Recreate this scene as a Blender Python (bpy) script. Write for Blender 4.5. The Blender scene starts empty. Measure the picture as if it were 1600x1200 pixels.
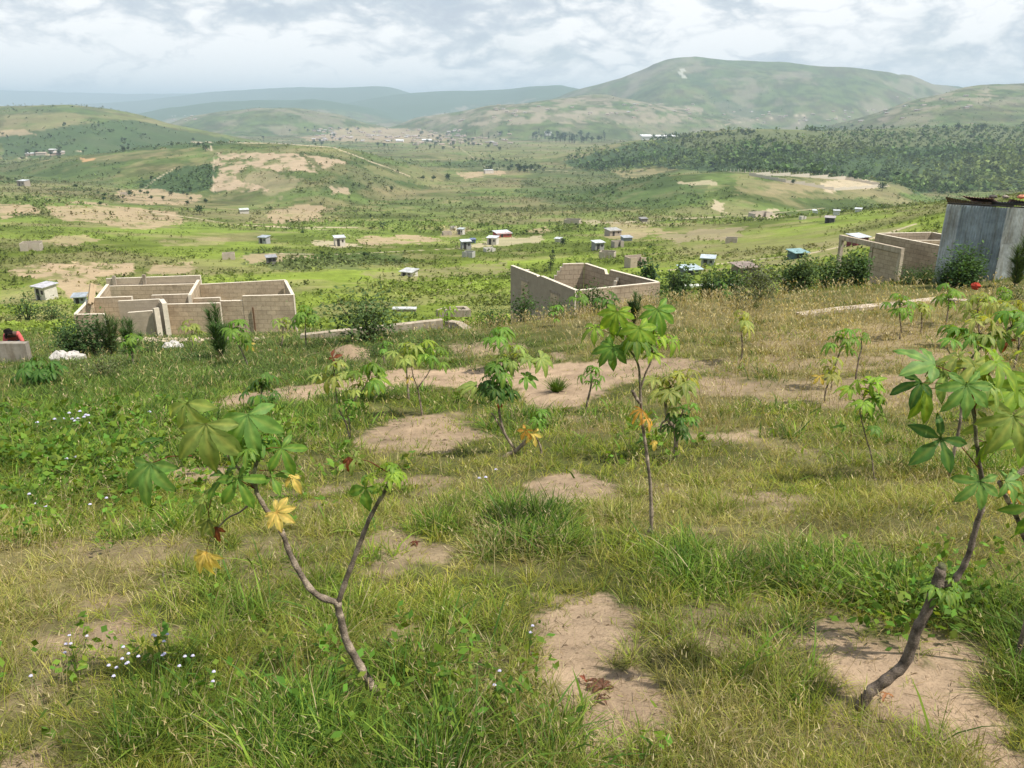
import bpy, math, random
import numpy as np
from mathutils import Vector
R = math.radians
sc = bpy.context.scene
C = sc.collection
# ------------------------------------------------------------------ camera, sky, sun, exposure
F = 1230.0; PITCH = R(19.5)
cam = bpy.data.objects.new('camera', bpy.data.cameras.new('camera')); C.objects.link(cam)
cam.data.sensor_fit = 'HORIZONTAL'; cam.data.sensor_width = 36.0
cam.data.lens = 36.0 * F / 1600.0
cam.data.clip_start = 0.05; cam.data.clip_end = 60000
cam.location = (0, 0, 0); cam.rotation_euler = (R(90) - PITCH, 0, 0)
sc.camera = cam
SUN_EL = R(58); SUN_AZ = R(112)      # azimuth from +Y, positive = right
sun = bpy.data.objects.new('sun', bpy.data.lights.new('sun', 'SUN')); C.objects.link(sun)
sun.data.energy = 5.0; sun.data.angle = R(0.6); sun.data.color = (1.0, 0.94, 0.84)
sd = Vector((math.sin(SUN_AZ) * math.cos(SUN_EL), math.cos(SUN_AZ) * math.cos(SUN_EL), math.sin(SUN_EL)))
sun.rotation_euler = sd.to_track_quat('Z', 'Y').to_euler()
w = bpy.data.worlds.new('World'); sc.world = w; w.use_nodes = True
nt = w.node_tree; nt.nodes.clear()
def N(nt, t, **k):
    n = nt.nodes.new(t)
    for a, v in k.items(): setattr(n, a, v)
    return n
out = N(nt, 'ShaderNodeOutputWorld'); bg = N(nt, 'ShaderNodeBackground')
sky = N(nt, 'ShaderNodeTexSky', sky_type='NISHITA', sun_disc=False)
sky.sun_elevation = SUN_EL; sky.sun_rotation = SUN_AZ; sky.altitude = 500
tc = N(nt, 'ShaderNodeTexCoord'); sep = N(nt, 'ShaderNodeSeparateXYZ')
nt.links.new(tc.outputs['Generated'], sep.inputs[0])
def M(nt, op, a, b=None, c=None):
    n = N(nt, 'ShaderNodeMath', operation=op)
    for i, v in enumerate((a, b, c)):
        if v is None: continue
        if isinstance(v, (int, float)): n.inputs[i].default_value = v
        else: nt.links.new(v, n.inputs[i])
    return n.outputs[0]
zz = M(nt, 'ADD', M(nt, 'MAXIMUM', sep.outputs[2], 0.0), 0.10)
px_ = M(nt, 'DIVIDE', sep.outputs[0], zz); py_ = M(nt, 'DIVIDE', sep.outputs[1], zz)
cmb = N(nt, 'ShaderNodeCombineXYZ'); nt.links.new(px_, cmb.inputs[0]); nt.links.new(py_, cmb.inputs[1])
def noise(nt, vec, scale, detail=5, rough=0.55, dist=0.0):
    n = N(nt, 'ShaderNodeTexNoise'); n.inputs['Scale'].default_value = scale
    n.inputs['Detail'].default_value = detail; n.inputs['Roughness'].default_value = rough
    n.inputs['Distortion'].default_value = dist
    if vec is not None: nt.links.new(vec, n.inputs['Vector'])
    return n.outputs['Fac']
def ramp(nt, fac, stops, interp='LINEAR'):
    r = N(nt, 'ShaderNodeValToRGB'); r.color_ramp.interpolation = interp
    el = r.color_ramp.elements
    while len(el) < len(stops): el.new(0.5)
    for e, (p, c) in zip(el, stops):
        e.position = p; e.color = (*c, 1)
    nt.links.new(fac, r.inputs[0]); return r.outputs[0]
mp_ = N(nt, 'ShaderNodeMapping'); mp_.inputs['Scale'].default_value = (1, 1, 2.3); mp_.inputs['Location'].default_value = (0.37, 0.2, 0.1)
nt.links.new(tc.outputs['Generated'], mp_.inputs[0])
n1 = noise(nt, mp_.outputs[0], 4.2, 3, 0.5, 0.2)
n2 = noise(nt, mp_.outputs[0], 11.0, 10, 0.6, 0.25)
low_ = M(nt, 'MULTIPLY', M(nt, 'SUBTRACT', 0.17, M(nt, 'MINIMUM', M(nt, 'MAXIMUM', sep.outputs[2], 0.0), 0.5)), 0.55)
n3 = M(nt, 'ABSOLUTE', M(nt, 'SUBTRACT', M(nt, 'MULTIPLY', noise(nt, mp_.outputs[0], 13.0, 6, 0.55, 0.3), 2.0), 1.0))
cl = M(nt, 'ADD', M(nt, 'ADD', M(nt, 'ADD', M(nt, 'MULTIPLY', n1, 0.36), M(nt, 'MULTIPLY', n2, 0.36)), M(nt, 'ADD', M(nt, 'MULTIPLY', n3, 0.42), 0.075)), low_)
ccol = ramp(nt, cl, [(0.41, (0.56, 0.62, 0.70)), (0.465, (0.64, 0.70, 0.76)), (0.50, (0.76, 0.80, 0.84)), (0.53, (0.89, 0.91, 0.93)), (0.58, (1.06, 1.06, 1.055))])
cover = ramp(nt, noise(nt, mp_.outputs[0], 4.0, 6, 0.6), [(0.34, (0.72, 0.72, 0.72)), (0.46, (1, 1, 1))])
skm = N(nt, 'ShaderNodeMix', data_type='RGBA', blend_type='MULTIPLY'); skm.inputs[0].default_value = 1
nt.links.new(sky.outputs[0], skm.inputs[6]); skm.inputs[7].default_value = (0.11, 0.11, 0.11, 1)
mx = N(nt, 'ShaderNodeMix', data_type='RGBA'); nt.links.new(cover, mx.inputs[0])
nt.links.new(skm.outputs[2], mx.inputs[6]); nt.links.new(ccol, mx.inputs[7])
nt.links.new(mx.outputs[2], bg.inputs[0]); bg.inputs[1].default_value = 0.86
nt.links.new(bg.outputs[0], out.inputs[0])
vs = sc.view_settings; vs.view_transform = 'Standard'; vs.look = 'None'; vs.gamma = 1; vs.use_curve_mapping = False
vs.exposure = 0.35
sc.cycles.max_bounces = 6; sc.cycles.diffuse_bounces = 3; sc.cycles.transmission_bounces = 3; sc.cycles.volume_bounces = 0
sc.cycles.use_denoising = True
# ------------------------------------------------------------------ surveying helpers
SP, CP = math.sin(PITCH), math.cos(PITCH)
def tan_of(py):          # drop per metre of distance seen at photo row py
    v = (600 - np.asarray(py, float)) / F
    return (SP - v * CP) / (CP + v * SP)
def s_of(px, py):
    v = (600 - np.asarray(py, float)) / F
    return ((np.asarray(px, float) - 800) / F) / (CP + v * SP)
def at(px, py, Y):
    return Vector((float(s_of(px, py)) * Y, Y, -float(tan_of(py)) * Y))
def project(x, y, z):
    dep = y * CP - z * SP
    dep = np.where(dep > 0.05, dep, 0.05)
    return 800 + F * x / dep, 600 - F * (y * SP + z * CP) / dep
# lattice noise
def _h(ix, iy, seed):
    n = (ix.astype(np.int64) * 374761393 + iy.astype(np.int64) * 668265263 + seed * 1442695041) & 0xffffffff
    n = ((n ^ (n >> 13)) * 1274126177) & 0xffffffff
    return ((n ^ (n >> 16)) & 0xffff) / 65535.0
def vnoise(x, y, seed=0):
    xi = np.floor(x); yi = np.floor(y); fx = x - xi; fy = y - yi
    fx = fx * fx * (3 - 2 * fx); fy = fy * fy * (3 - 2 * fy)
    a = _h(xi, yi, seed); b = _h(xi + 1, yi, seed); c = _h(xi, yi + 1, seed); d = _h(xi + 1, yi + 1, seed)
    return (a * (1 - fx) + b * fx) * (1 - fy) + (c * (1 - fx) + d * fx) * fy
def fbm(x, y, wl, octv=4, seed=0, rough=0.5):
    s = 0; a = 1; t = 0; x = np.asarray(x, float) / wl; y = np.asarray(y, float) / wl
    for k in range(octv):
        s = s + a * vnoise(x + k * 17.3, y - k * 9.1, seed + k * 7); t += a; a *= rough; x = x * 2.03; y = y * 2.03
    return s / t      # 0..1
# ------------------------------------------------------------------ the lie of the land
PC = np.array([-400, 0, 400, 800, 1100, 1400, 1700, 2100], float)
near = {0.3: [1.68] * 8, 1: [1.87, 1.87, 1.87, 1.86, 1.85, 1.84, 1.83, 1.83], 3: [2.42, 2.40, 2.38, 2.35, 2.33, 2.30, 2.27, 2.25],
        5: [3.0, 2.97, 2.95, 2.9, 2.87, 2.8, 2.74, 2.7], 8.4: [3.95, 3.92, 3.88, 3.8, 3.72, 3.64, 3.56, 3.5],
        12.8: [5.15, 5.12, 5.05, 4.95, 4.62, 4.42, 4.3, 4.2], 18: [6.3, 6.25, 6.15, 5.7, 5.1, 4.85, 4.7, 4.6],
        24: [7.6, 7.55, 7.3, 6.35, 5.7, 5.25, 4.98, 4.8], 29: [8.6, 8.55, 8.45, 8.0, 6.9, 6.4, 5.1, 4.9],
        34: [9.85, 9.8, 9.65, 9.2, 8.7, 8.0, 6.2, 5.5],
        45: [12.3, 12.3, 12.2, 12.0, 11.0, 9.6, 8.0, 7.0], 70: [18.2, 18.2, 18.5, 19, 17.5, 14, 10.5, 9]}
far = {110: [480, 468, 458, 455, 441, 400, 330, 300], 160: [415, 402, 420, 425, 410, 370, 300, 270],
       210: [380, 370, 390, 398, 385, 345, 285, 255], 300: [345, 335, 360, 368, 355, 322, 296, 290],
       420: [318, 305, 335, 342, 335, 334, 330, 330], 600: [290, 285, 310, 312, 305, 318, 320, 320],
       850: [272, 268, 276, 285, 282, 292, 296, 296], 1200: [252, 250, 255, 258, 260, 268, 275, 275],
       1700: [238, 236, 238, 236, 240, 245, 250, 250], 2400: [225, 222, 222, 220, 222, 225, 230, 230],
       3500: [210, 208, 206, 205, 205, 208, 210, 210], 5000: [199, 198, 197, 196, 196, 196, 196, 196],
       8000: [188] * 8, 13000: [179] * 8, 20000: [174] * 8, 26000: [172] * 8}
rows = sorted(list(near) + list(far))
tab = np.array([near[r] if r in near else list(tan_of(far[r]) * r) for r in rows])
HS = 1304.0
GP = np.arange(-900, 2501, 5.0); GL = np.linspace(math.log(0.3), math.log(26000), 950)
gy = np.exp(GL)
tmp = np.array([np.interp(GP, PC, tab[i]) for i in range(len(rows))])
lr = np.log(rows)
D = np.array([np.interp(GL, lr, tmp[:, j]) for j in range(len(GP))]).T      # rows x cols
def blur(A, sr, scl):
    for ax, s_ in ((0, sr), (1, scl)):
        if s_ <= 0: continue
        k = int(3 * s_) + 1; g = np.exp(-0.5 * (np.arange(-k, k + 1) / s_) ** 2); g /= g.sum()
        P = np.pad(A, [(k, k) if a == ax else (0, 0) for a in (0, 1)], mode='edge')
        A = sum(g[i] * (P[i:i + A.shape[0], :] if ax == 0 else P[:, i:i + A.shape[1]]) for i in range(2 * k + 1))
    return A
D = blur(D, 6, 12)
ridges = [  # distance, crest in the photograph, fall in front, over, fall behind, over, power
    (640, [(880, 312), (930, 298), (1000, 284), (1060, 276), (1150, 271), (1250, 273), (1340, 280), (1400, 288), (1435, 302), (1470, 325)], 9, 230, 25, 200, 1.7),
    (900, [(-300, 275), (0, 258), (60, 250), (150, 240), (250, 228), (330, 224), (420, 225), (500, 228), (560, 236), (640, 256), (700, 276), (760, 296), (850, 330)], 24, 400, 45, 300, 1.5),
    (1500, [(760, 262), (830, 248), (880, 240), (960, 226), (1050, 213), (1130, 205), (1200, 203), (1300, 206), (1400, 200), (1500, 198), (1600, 198), (1900, 190)], 40, 700, 60, 500, 1.5),
    (1900, [(-600, 158), (-300, 160), (0, 166), (60, 163), (110, 162), (170, 170), (220, 180), (270, 195), (330, 208), (370, 216), (450, 232), (520, 250)], 78, 680, 80, 700, 1.35),
    (2900, [(1250, 206), (1300, 196), (1370, 178), (1420, 160), (1480, 145), (1510, 138), (1560, 134), (1620, 132), (1800, 128), (2100, 140)], 120, 1050, 120, 900, 1.3),
    (3600, [(200, 212), (250, 200), (300, 186), (400, 170), (460, 167), (530, 176), (570, 192), (620, 206)], 70, 700, 80, 700, 1.6),
    (3700, [(580, 206), (640, 190), (700, 176), (760, 162), (850, 153), (930, 150), (1000, 158), (1060, 168), (1130, 178), (1220, 192), (1300, 204)], 110, 900, 110, 800, 1.3),
    (5200, [(760, 195), (830, 160), (890, 140), (940, 131), (980, 120), (1010, 109), (1035, 98), (1060, 94), (1090, 93), (1150, 97), (1210, 97), (1250, 99), (1320, 107), (1400, 117), (1450, 126), (1490, 137), (1540, 150), (1650, 165), (1900, 175)], 360, 1750, 300, 1500, 1.25),
    (6300, [(150, 190), (250, 172), (340, 160), (420, 156), (500, 158), (560, 166), (660, 188)], 120, 1200, 120, 1000, 1.5),
    (7500, [(340, 195), (440, 178), (500, 168), (560, 157), (600, 150), (640, 145), (700, 141), (740, 140), (790, 138), (830, 131), (870, 133), (905, 138), (960, 143), (1100, 165), (1300, 180)], 260, 1900, 260, 1500, 1.3),
    (10500, [(-100, 172), (200, 158), (280, 149), (345, 142), (400, 139), (450, 136), (520, 135), (560, 135), (590, 133), (615, 136), (640, 144), (700, 160)], 300, 2300, 300, 2000, 1.3),
    (16000, [(-900, 138), (0, 140), (100, 143), (200, 146), (300, 145), (340, 141), (420, 147), (640, 150), (800, 153), (1700, 150), (2500, 150)], 400, 3000, 400, 3000, 1.3)]
Z = -D
for (Y0, crest, df, wf, db, wb, pw) in ridges:
    cx = np.array([c[0] for c in crest], float); cy = np.array([c[1] for c in crest], float)
    P = 800 + s_of(cx, cy) * HS
    yc = np.interp(GP, P, cy); zc = -tan_of(yc) * Y0
    edge = np.clip((P[0] - GP) / 300, 0, 3) + np.clip((GP - P[-1]) / 300, 0, 3)
    zc = zc - edge * 0.06 * Y0
    # a wavering ridge line in plan keeps the hills from being walls
    wav = 1 + 0.05 * np.sin(GP / 170.0 + Y0) + 0.03 * np.sin(GP / 61.0 + 2 * Y0)
    q = gy[:, None] - Y0 * wav[None, :]
    zc = zc * wav
    zr = zc[None, :] - np.where(q < 0, df * (np.abs(q) / wf) ** pw, db * (np.abs(q) / wb) ** pw)
    k = 0.004 * Y0
    hh = np.clip(0.5 + 0.5 * (zr - Z) / k, 0, 1)
    Z = Z * (1 - hh) + zr * hh + k * hh * (1 - hh) * 0.5
Z = blur(Z, 1.2, 1.5)
def base_h(s, Y):
    fi = np.clip((800 + s * HS - GP[0]) / 5.0, 0, len(GP) - 1.001)
    fj = np.clip((np.log(np.maximum(Y, 0.31)) - GL[0]) / (GL[1] - GL[0]), 0, len(GL) - 1.001)
    i = fi.astype(int); j = fj.astype(int); a = fi - i; b = fj - j
    return (Z[j, i] * (1 - a) + Z[j, i + 1] * a) * (1 - b) + (Z[j + 1, i] * (1 - a) + Z[j + 1, i + 1] * a) * b
MOUNDS = []     # x, y, radius, height
def H(x, y):
    x = np.asarray(x, float); y = np.asarray(y, float)
    r = np.hypot(x, y); th = np.arctan2(x, y); tcp = np.clip(th, -R(52), R(52))
    z = base_h(np.tan(tcp), r * np.cos(tcp))
    plane = -1.62 - 26 * np.tanh(y * 0.26 / 26)
    k = np.clip((np.abs(th) - R(52)) / R(60), 0, 1); k = k * k * (3 - 2 * k)
    z = z * (1 - k) + plane * k
    z = z + 0.05 * (fbm(x, y, 0.9, 4, 3) - 0.5) * np.clip(r / 3, 0.2, 1) + 0.22 * (fbm(x, y, 5.0, 3, 5) - 0.5) * np.clip((r - 2) / 8, 0, 1)
    z = z + 1.2 * (fbm(x, y, 34, 3, 8) - 0.5) * np.clip((r - 50) / 80, 0, 1)
    z = z + 10 * (fbm(x, y, 260, 4, 11) - 0.5) * np.clip((r - 450) / 900, 0, 1)
    rg = 1 - np.abs(2 * fbm(x, y, 900, 4, 21) - 1)
    z = z + 80 * (rg - 0.74) * np.clip((8500 - r) / 2500, .25, 1) * np.clip((r - 2300) / 2500, 0, 1)
    for (mx_, my_, mr, mh) in MOUNDS:
        z = z + mh * np.exp(-(((x - mx_) ** 2 + (y - my_) ** 2) / mr ** 2))
    return z
def hz(x, y): return float(H(np.array([x]), np.array([y]))[0])
_YS = np.exp(np.linspace(math.log(1.0), math.log(20000), 2600))
def ground_hit(px, py, ymin=1.0):
    s = float(s_of(px, py)); t = float(tan_of(py)); Y = _YS[_YS >= ymin]
    h = H(s * Y, Y); m = np.nonzero(h >= -t * Y)[0]
    Yh = Y[m[0]] if len(m) else 9000.0
    return Vector((s * Yh, Yh, hz(s * Yh, Yh)))
_m = ground_hit(668, 672); MOUNDS.append((_m.x, _m.y, 0.42, 0.16))
_m = ground_hit(545, 552); MOUNDS.append((_m.x, _m.y, 0.55, 0.25))
# ------------------------------------------------------------------ bookkeeping
def tag(o, label=None, cat=None, group=None, kind=None):
    for k, v in (('label', label), ('category', cat), ('group', group), ('kind', kind)):
        if v: o[k] = v
    return o
def empty(name, loc, label, cat, group=None):
    o = bpy.data.objects.new(name, None); C.objects.link(o); o.location = loc; o.empty_display_size = 0.2
    return tag(o, label, cat, group)
class MB:
    """collects polygons (with colour per vertex and uv per corner) and links them as one mesh object"""
    def __init__(s): s.v = []; s.f = []; s.c = []; s.uv = []; s.mi = []
    def add(s, verts, faces, col=(1, 1, 1), uvs=None, mi=0):
        b = len(s.v); s.v += [tuple(p) for p in verts]
        s.c += [tuple(c) for c in col] if isinstance(col, list) else [tuple(col)] * len(verts)
        for k, f in enumerate(faces):
            s.f.append([b + i for i in f]); s.mi.append(mi)
            s.uv.append(uvs[k] if uvs else [(0, 0)] * len(f))
    def box(s, c, size, rz=0, col=(1, 1, 1), mi=0, tilt=None):
        cx_, cy_, cz_ = c; a, b, h = size[0] / 2, size[1] / 2, size[2] / 2
        ca, sa = math.cos(rz), math.sin(rz); vs_ = []
        for x, y, z in ((-a, -b, -h), (a, -b, -h), (a, b, -h), (-a, b, -h), (-a, -b, h), (a, -b, h), (a, b, h), (-a, b, h)):
            if tilt: z += tilt[0] * x + tilt[1] * y
            vs_.append((cx_ + x * ca - y * sa, cy_ + x * sa + y * ca, cz_ + z))
        W, L, Hh = size
        fs = [(0, 3, 2, 1), (4, 5, 6, 7), (0, 1, 5, 4), (1, 2, 6, 5), (2, 3, 7, 6), (3, 0, 4, 7)]
        def q(u, v): return [(0, 0), (u, 0), (u, v), (0, v)]
        s.add(vs_, fs, col, [q(L, W), q(W, L), q(W, Hh), q(L, Hh), q(W, Hh), q(L, Hh)], mi)
    def tube(s, pts, rad, seg=8, col=(1, 1, 1), mi=0, cap=True):
        pts = [Vector(p) for p in pts]; n = len(pts); vs_ = []; cs = []
        prev = None
        for i, p in enumerate(pts):
            d = (pts[min(i + 1, n - 1)] - pts[max(i - 1, 0)]).normalized()
            ref = prev if prev is not None else (Vector((1, 0, 0)) if abs(d.x) < 0.8 else Vector((0, 1, 0)))
            u = (ref - d * ref.dot(d)).normalized(); v = d.cross(u); prev = u
            r = rad[i] if isinstance(rad, (list, tuple)) else rad
            for k in range(seg):
                a = 2 * math.pi * k / seg
                vs_.append(p + u * math.cos(a) * r + v * math.sin(a) * r)
                cs.append(col[i] if isinstance(col, list) else col)
        fs = [(i * seg + k, i * seg + (k + 1) % seg, (i + 1) * seg + (k + 1) % seg, (i + 1) * seg + k) for i in range(n - 1) for k in range(seg)]
        if cap: fs += [tuple(range(seg))[::-1], tuple((n - 1) * seg + k for k in range(seg))]
        s.add(vs_, fs, cs, None, mi)
    def mesh(s, name, mats, smooth=False):
        me = bpy.data.meshes.new(name); me.from_pydata(s.v, [], s.f)
        for m in (mats if isinstance(mats, (list, tuple)) else [mats]): me.materials.append(m)
        ca = me.color_attributes.new('Col', 'FLOAT_COLOR', 'POINT')
        if s.v: ca.data.foreach_set('color', np.concatenate([np.array(s.c, float), np.ones((len(s.c), 1))], 1).ravel())
        uvl = me.uv_layers.new(name='UV'); flat = [t for f in s.uv for t in f]
        uvl.data.foreach_set('uv', np.array(flat, float).ravel())
        me.polygons.foreach_set('material_index', s.mi)
        if smooth: me.polygons.foreach_set('use_smooth', [True] * len(s.f))
        me.update(); return me
    def build(s, name, mats, parent=None, smooth=False, origin=None):
        me = s.mesh(name, mats, smooth)
        o = bpy.data.objects.new(name, me); C.objects.link(o)
        if origin is None and parent is not None: origin = parent.location
        if origin is not None:
            me.transform(__import__('mathutils').Matrix.Translation(-Vector(origin)))
            if parent is None: o.location = origin
        if parent is not None: o.parent = parent
        return o
def np_mesh(name, V, Fq, col, mat, smooth=False, npf=4):
    me = bpy.data.meshes.new(name); nv = len(V)
    me.vertices.add(nv); me.vertices.foreach_set('co', V.astype(np.float32).ravel())
    if isinstance(Fq, list):      # [quads, tris]
        li = np.concatenate([f.ravel() for f in Fq]); tot = np.concatenate([np.full(len(f), f.shape[1]) for f in Fq])
    else: li = Fq.ravel(); tot = np.full(len(Fq), Fq.shape[1])
    st = np.concatenate([[0], np.cumsum(tot)[:-1]])
    me.loops.add(len(li)); me.loops.foreach_set('vertex_index', li.astype(np.int32))
    me.polygons.add(len(tot)); me.polygons.foreach_set('loop_start', st.astype(np.int32)); me.polygons.foreach_set('loop_total', tot.astype(np.int32))
    if smooth: me.polygons.foreach_set('use_smooth', np.ones(len(tot), bool))
    ca = me.color_attributes.new('Col', 'FLOAT_COLOR', 'POINT')
    ca.data.foreach_set('color', np.concatenate([col, np.ones((nv, 1))], 1).astype(np.float32).ravel())
    me.materials.append(mat); me.update(calc_edges=True); me.validate()
    o = bpy.data.objects.new(name, me); C.objects.link(o); return o
# ------------------------------------------------------------------ materials
def new_mat(name):
    m = bpy.data.materials.new(name); m.use_nodes = True; t = m.node_tree; t.nodes.clear()
    return m, t, N(t, 'ShaderNodeOutputMaterial')
def attr(t): 
    a = N(t, 'ShaderNodeAttribute', attribute_name='Col'); return a.outputs['Color']
def mulc(t, a, b, f=1.0):
    m = N(t, 'ShaderNodeMix', data_type='RGBA', blend_type='MULTIPLY'); m.inputs[0].default_value = f
    for i, v in ((6, a), (7, b)):
        if isinstance(v, tuple): m.inputs[i].default_value = (*v, 1)
        else: t.links.new(v, m.inputs[i])
    return m.outputs[2]
def leaf_mat(name, trans=0.45, rough=0.5, spec=0.25, var=0.25, vs_=25.0):
    m, t, o = new_mat(name); col = attr(t)
    g = N(t, 'ShaderNodeNewGeometry')
    nz = noise(t, g.outputs['Position'], vs_, 3)
    c = mulc(t, col, ramp(t, nz, [(0.3, (1 - var,) * 3), (0.7, (1 + var,) * 3)]))
    p = N(t, 'ShaderNodeBsdfPrincipled'); t.links.new(c, p.inputs['Base Color'])
    p.inputs['Roughness'].default_value = rough; p.inputs['Specular IOR Level'].default_value = spec
    tr = N(t, 'ShaderNodeBsdfTranslucent'); t.links.new(mulc(t, c, (1.35, 1.25, 0.5)), tr.inputs[0])
    mxs = N(t, 'ShaderNodeMixShader'); mxs.inputs[0].default_value = trans
    t.links.new(p.outputs[0], mxs.inputs[1]); t.links.new(tr.outputs[0], mxs.inputs[2]); t.links.new(mxs.outputs[0], o.inputs[0])
    return m
def solid_mat(name, rough=0.85, spec=0.2, var=0.2, sc_=6.0, bump=0.3, metal=0.0, base=None, bumpd=0.01, streak=False):
    m, t, o = new_mat(name)
    col = attr(t) if base is None else None
    g = N(t, 'ShaderNodeTexCoord')
    nz = noise(t, g.outputs['Object'], sc_, 8, 0.62); nf = noise(t, g.outputs['Object'], sc_ * 7, 5, 0.6)
    r = ramp(t, nz, [(0.3, (1 - var,) * 3), (0.7, (1 + var * 0.6,) * 3)])
    c = mulc(t, col if base is None else base, r); c = mulc(t, c, ramp(t, nf, [(0.3, (1 - var * 0.6,) * 3), (0.7, (1 + var * 0.4,) * 3)]))
    if streak:
        mp = N(t, 'ShaderNodeMapping'); mp.inputs['Scale'].default_value = (5, 5, 0.7); t.links.new(g.outputs['Object'], mp.inputs[0])
        c = mulc(t, c, ramp(t, noise(t, mp.outputs[0], 1.5, 5), [(0.35, (0.72, 0.68, 0.62)), (0.55, (1, 1, 1))]))
    p = N(t, 'ShaderNodeBsdfPrincipled'); t.links.new(c, p.inputs['Base Color'])
    p.inputs['Roughness'].default_value = rough; p.inputs['Specular IOR Level'].default_value = spec; p.inputs['Metallic'].default_value = metal
    if bump:
        b = N(t, 'ShaderNodeBump'); b.inputs['Strength'].default_value = bump; b.inputs['Distance'].default_value = bumpd
        t.links.new(nf, b.inputs['Height']); t.links.new(b.outputs[0], p.inputs['Normal'])
    t.links.new(p.outputs[0], o.inputs[0]); return m
def block_mat(name, c1, c2, mortar, w_=0.42, h_=0.21, plaster=0.0):
    m, t, o = new_mat(name); uv = N(t, 'ShaderNodeTexCoord')
    b = N(t, 'ShaderNodeTexBrick'); t.links.new(uv.outputs['UV'], b.inputs['Vector'])
    b.inputs['Scale'].default_value = 1; b.inputs['Brick Width'].default_value = w_; b.inputs['Row Height'].default_value = h_
    b.inputs['Mortar Size'].default_value = 0.012; b.inputs['Mortar Smooth'].default_value = 0.2; b.inputs['Bias'].default_value = 0.0
    for k, v in (('Color1', c1), ('Color2', c2), ('Mortar', mortar)): b.inputs[k].default_value = (*v, 1)
    ob = uv.outputs['Object']
    c = mulc(t, b.outputs[0], ramp(t, noise(t, ob, 0.9, 7, 0.65), [(0.3, (0.72, 0.70, 0.68)), (0.5, (1, 1, 1)), (0.72, (1.12, 1.1, 1.06))]))
    c = mulc(t, c, ramp(t, noise(t, ob, 9, 6, 0.7), [(0.3, (0.8, 0.8, 0.8)), (0.7, (1.12, 1.12, 1.12))]))
    if plaster:
        pm = N(t, 'ShaderNodeMix', data_type='RGBA'); t.links.new(ramp(t, noise(t, ob, 0.8, 4), [(0.5 - plaster * 0.3, (0, 0, 0)), (0.56 - plaster * 0.3, (1, 1, 1))]), pm.inputs[0])
        t.links.new(c, pm.inputs[6]); t.links.new(mulc(t, (c1[0] * 1.05, c1[1] * 1.05, c1[2] * 1.05), ramp(t, noise(t, ob, 3, 7, 0.7), [(0.3, (0.8, 0.8, 0.8)), (0.7, (1.1, 1.1, 1.1))])), pm.inputs[7]); c = pm.outputs[2]
    p = N(t, 'ShaderNodeBsdfPrincipled'); t.links.new(c, p.inputs['Base Color']); p.inputs['Roughness'].default_value = 0.95; p.inputs['Specular IOR Level'].default_value = 0.1
    bp = N(t, 'ShaderNodeBump'); bp.inputs['Strength'].default_value = 0.6; bp.inputs['Distance'].default_value = 0.01
    t.links.new(M(t, 'SUBTRACT', noise(t, ob, 30, 4), b.outputs['Fac']), bp.inputs['Height']); t.links.new(bp.outputs[0], p.inputs['Normal'])
    t.links.new(p.outputs[0], o.inputs[0]); return m
MAT = dict(
    leaf=leaf_mat('cassava_leaf', 0.48, 0.55, 0.3, 0.16, 40),
    grass=leaf_mat('grass_blade', 0.38, 0.6, 0.15, 0.3, 1.2),
    bush=leaf_mat('bush_leaf', 0.3, 0.6, 0.15, 0.25, 3),
    far=leaf_mat('far_foliage', 0.2, 0.8, 0.05, 0.3, 0.08),
    bark=solid_mat('bark', 0.9, 0.15, 0.6, 26, 1.0, bumpd=0.008),
    conc=solid_mat('weathered_concrete', 0.92, 0.15, 0.25, 1.6, 0.4, streak=True),
    paint=solid_mat('plain_surface', 0.8, 0.2, 0.15, 2.0, 0.2),
    tin=solid_mat('corrugated_tin', 0.5, 0.4, 0.4, 1.1, 0.15, metal=0.25, streak=True),
    cloth=solid_mat('cloth', 0.95, 0.1, 0.15, 10, 0.3),
    skin=solid_mat('skin', 0.6, 0.3, 0.05, 8, 0.05),
    block=block_mat('tan_block', (0.56, 0.45, 0.32), (0.46, 0.365, 0.26), (0.36, 0.28, 0.195)),
    blockg=block_mat('grey_block', (0.44, 0.355, 0.265), (0.37, 0.30, 0.22), (0.27, 0.215, 0.155)),
    plastd=block_mat('grey_render', (0.36, 0.305, 0.235), (0.32, 0.27, 0.205), (0.27, 0.22, 0.17), plaster=0.6),
    plast=block_mat('rendered_block', (0.45, 0.375, 0.285), (0.40, 0.33, 0.25), (0.33, 0.27, 0.205), plaster=0.75))
# ground material: colour attribute times fine procedural grain, bump
m, t, o = new_mat('ground'); g = N(t, 'ShaderNodeNewGeometry'); pos = g.outputs['Position']
c = attr(t)
c = mulc(t, c, ramp(t, noise(t, pos, 1.7, 10, 0.7), [(0.3, (0.78, 0.78, 0.78)), (0.7, (1.16, 1.16, 1.16))]))
c = mulc(t, c, ramp(t, noise(t, pos, 0.12, 8, 0.7), [(0.3, (0.8, 0.82, 0.8)), (0.7, (1.15, 1.13, 1.1))]))
c = mulc(t, c, ramp(t, noise(t, pos, 60, 4, 0.7), [(0.25, (0.6, 0.58, 0.55)), (0.45, (1, 1, 1)), (0.75, (1.14, 1.14, 1.14))]))
p = N(t, 'ShaderNodeBsdfPrincipled'); t.links.new(c, p.inputs['Base Color']); p.inputs['Roughness'].default_value = 1; p.inputs['Specular IOR Level'].default_value = 0.05
bp = N(t, 'ShaderNodeBump'); bp.inputs['Strength'].default_value = 0.9; bp.inputs['Distance'].default_value = 0.02
t.links.new(noise(t, pos, 22, 8, 0.7), bp.inputs['Height']); t.links.new(bp.outputs[0], p.inputs['Normal']); t.links.new(p.outputs[0], o.inputs[0])
MAT['ground'] = m
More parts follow.
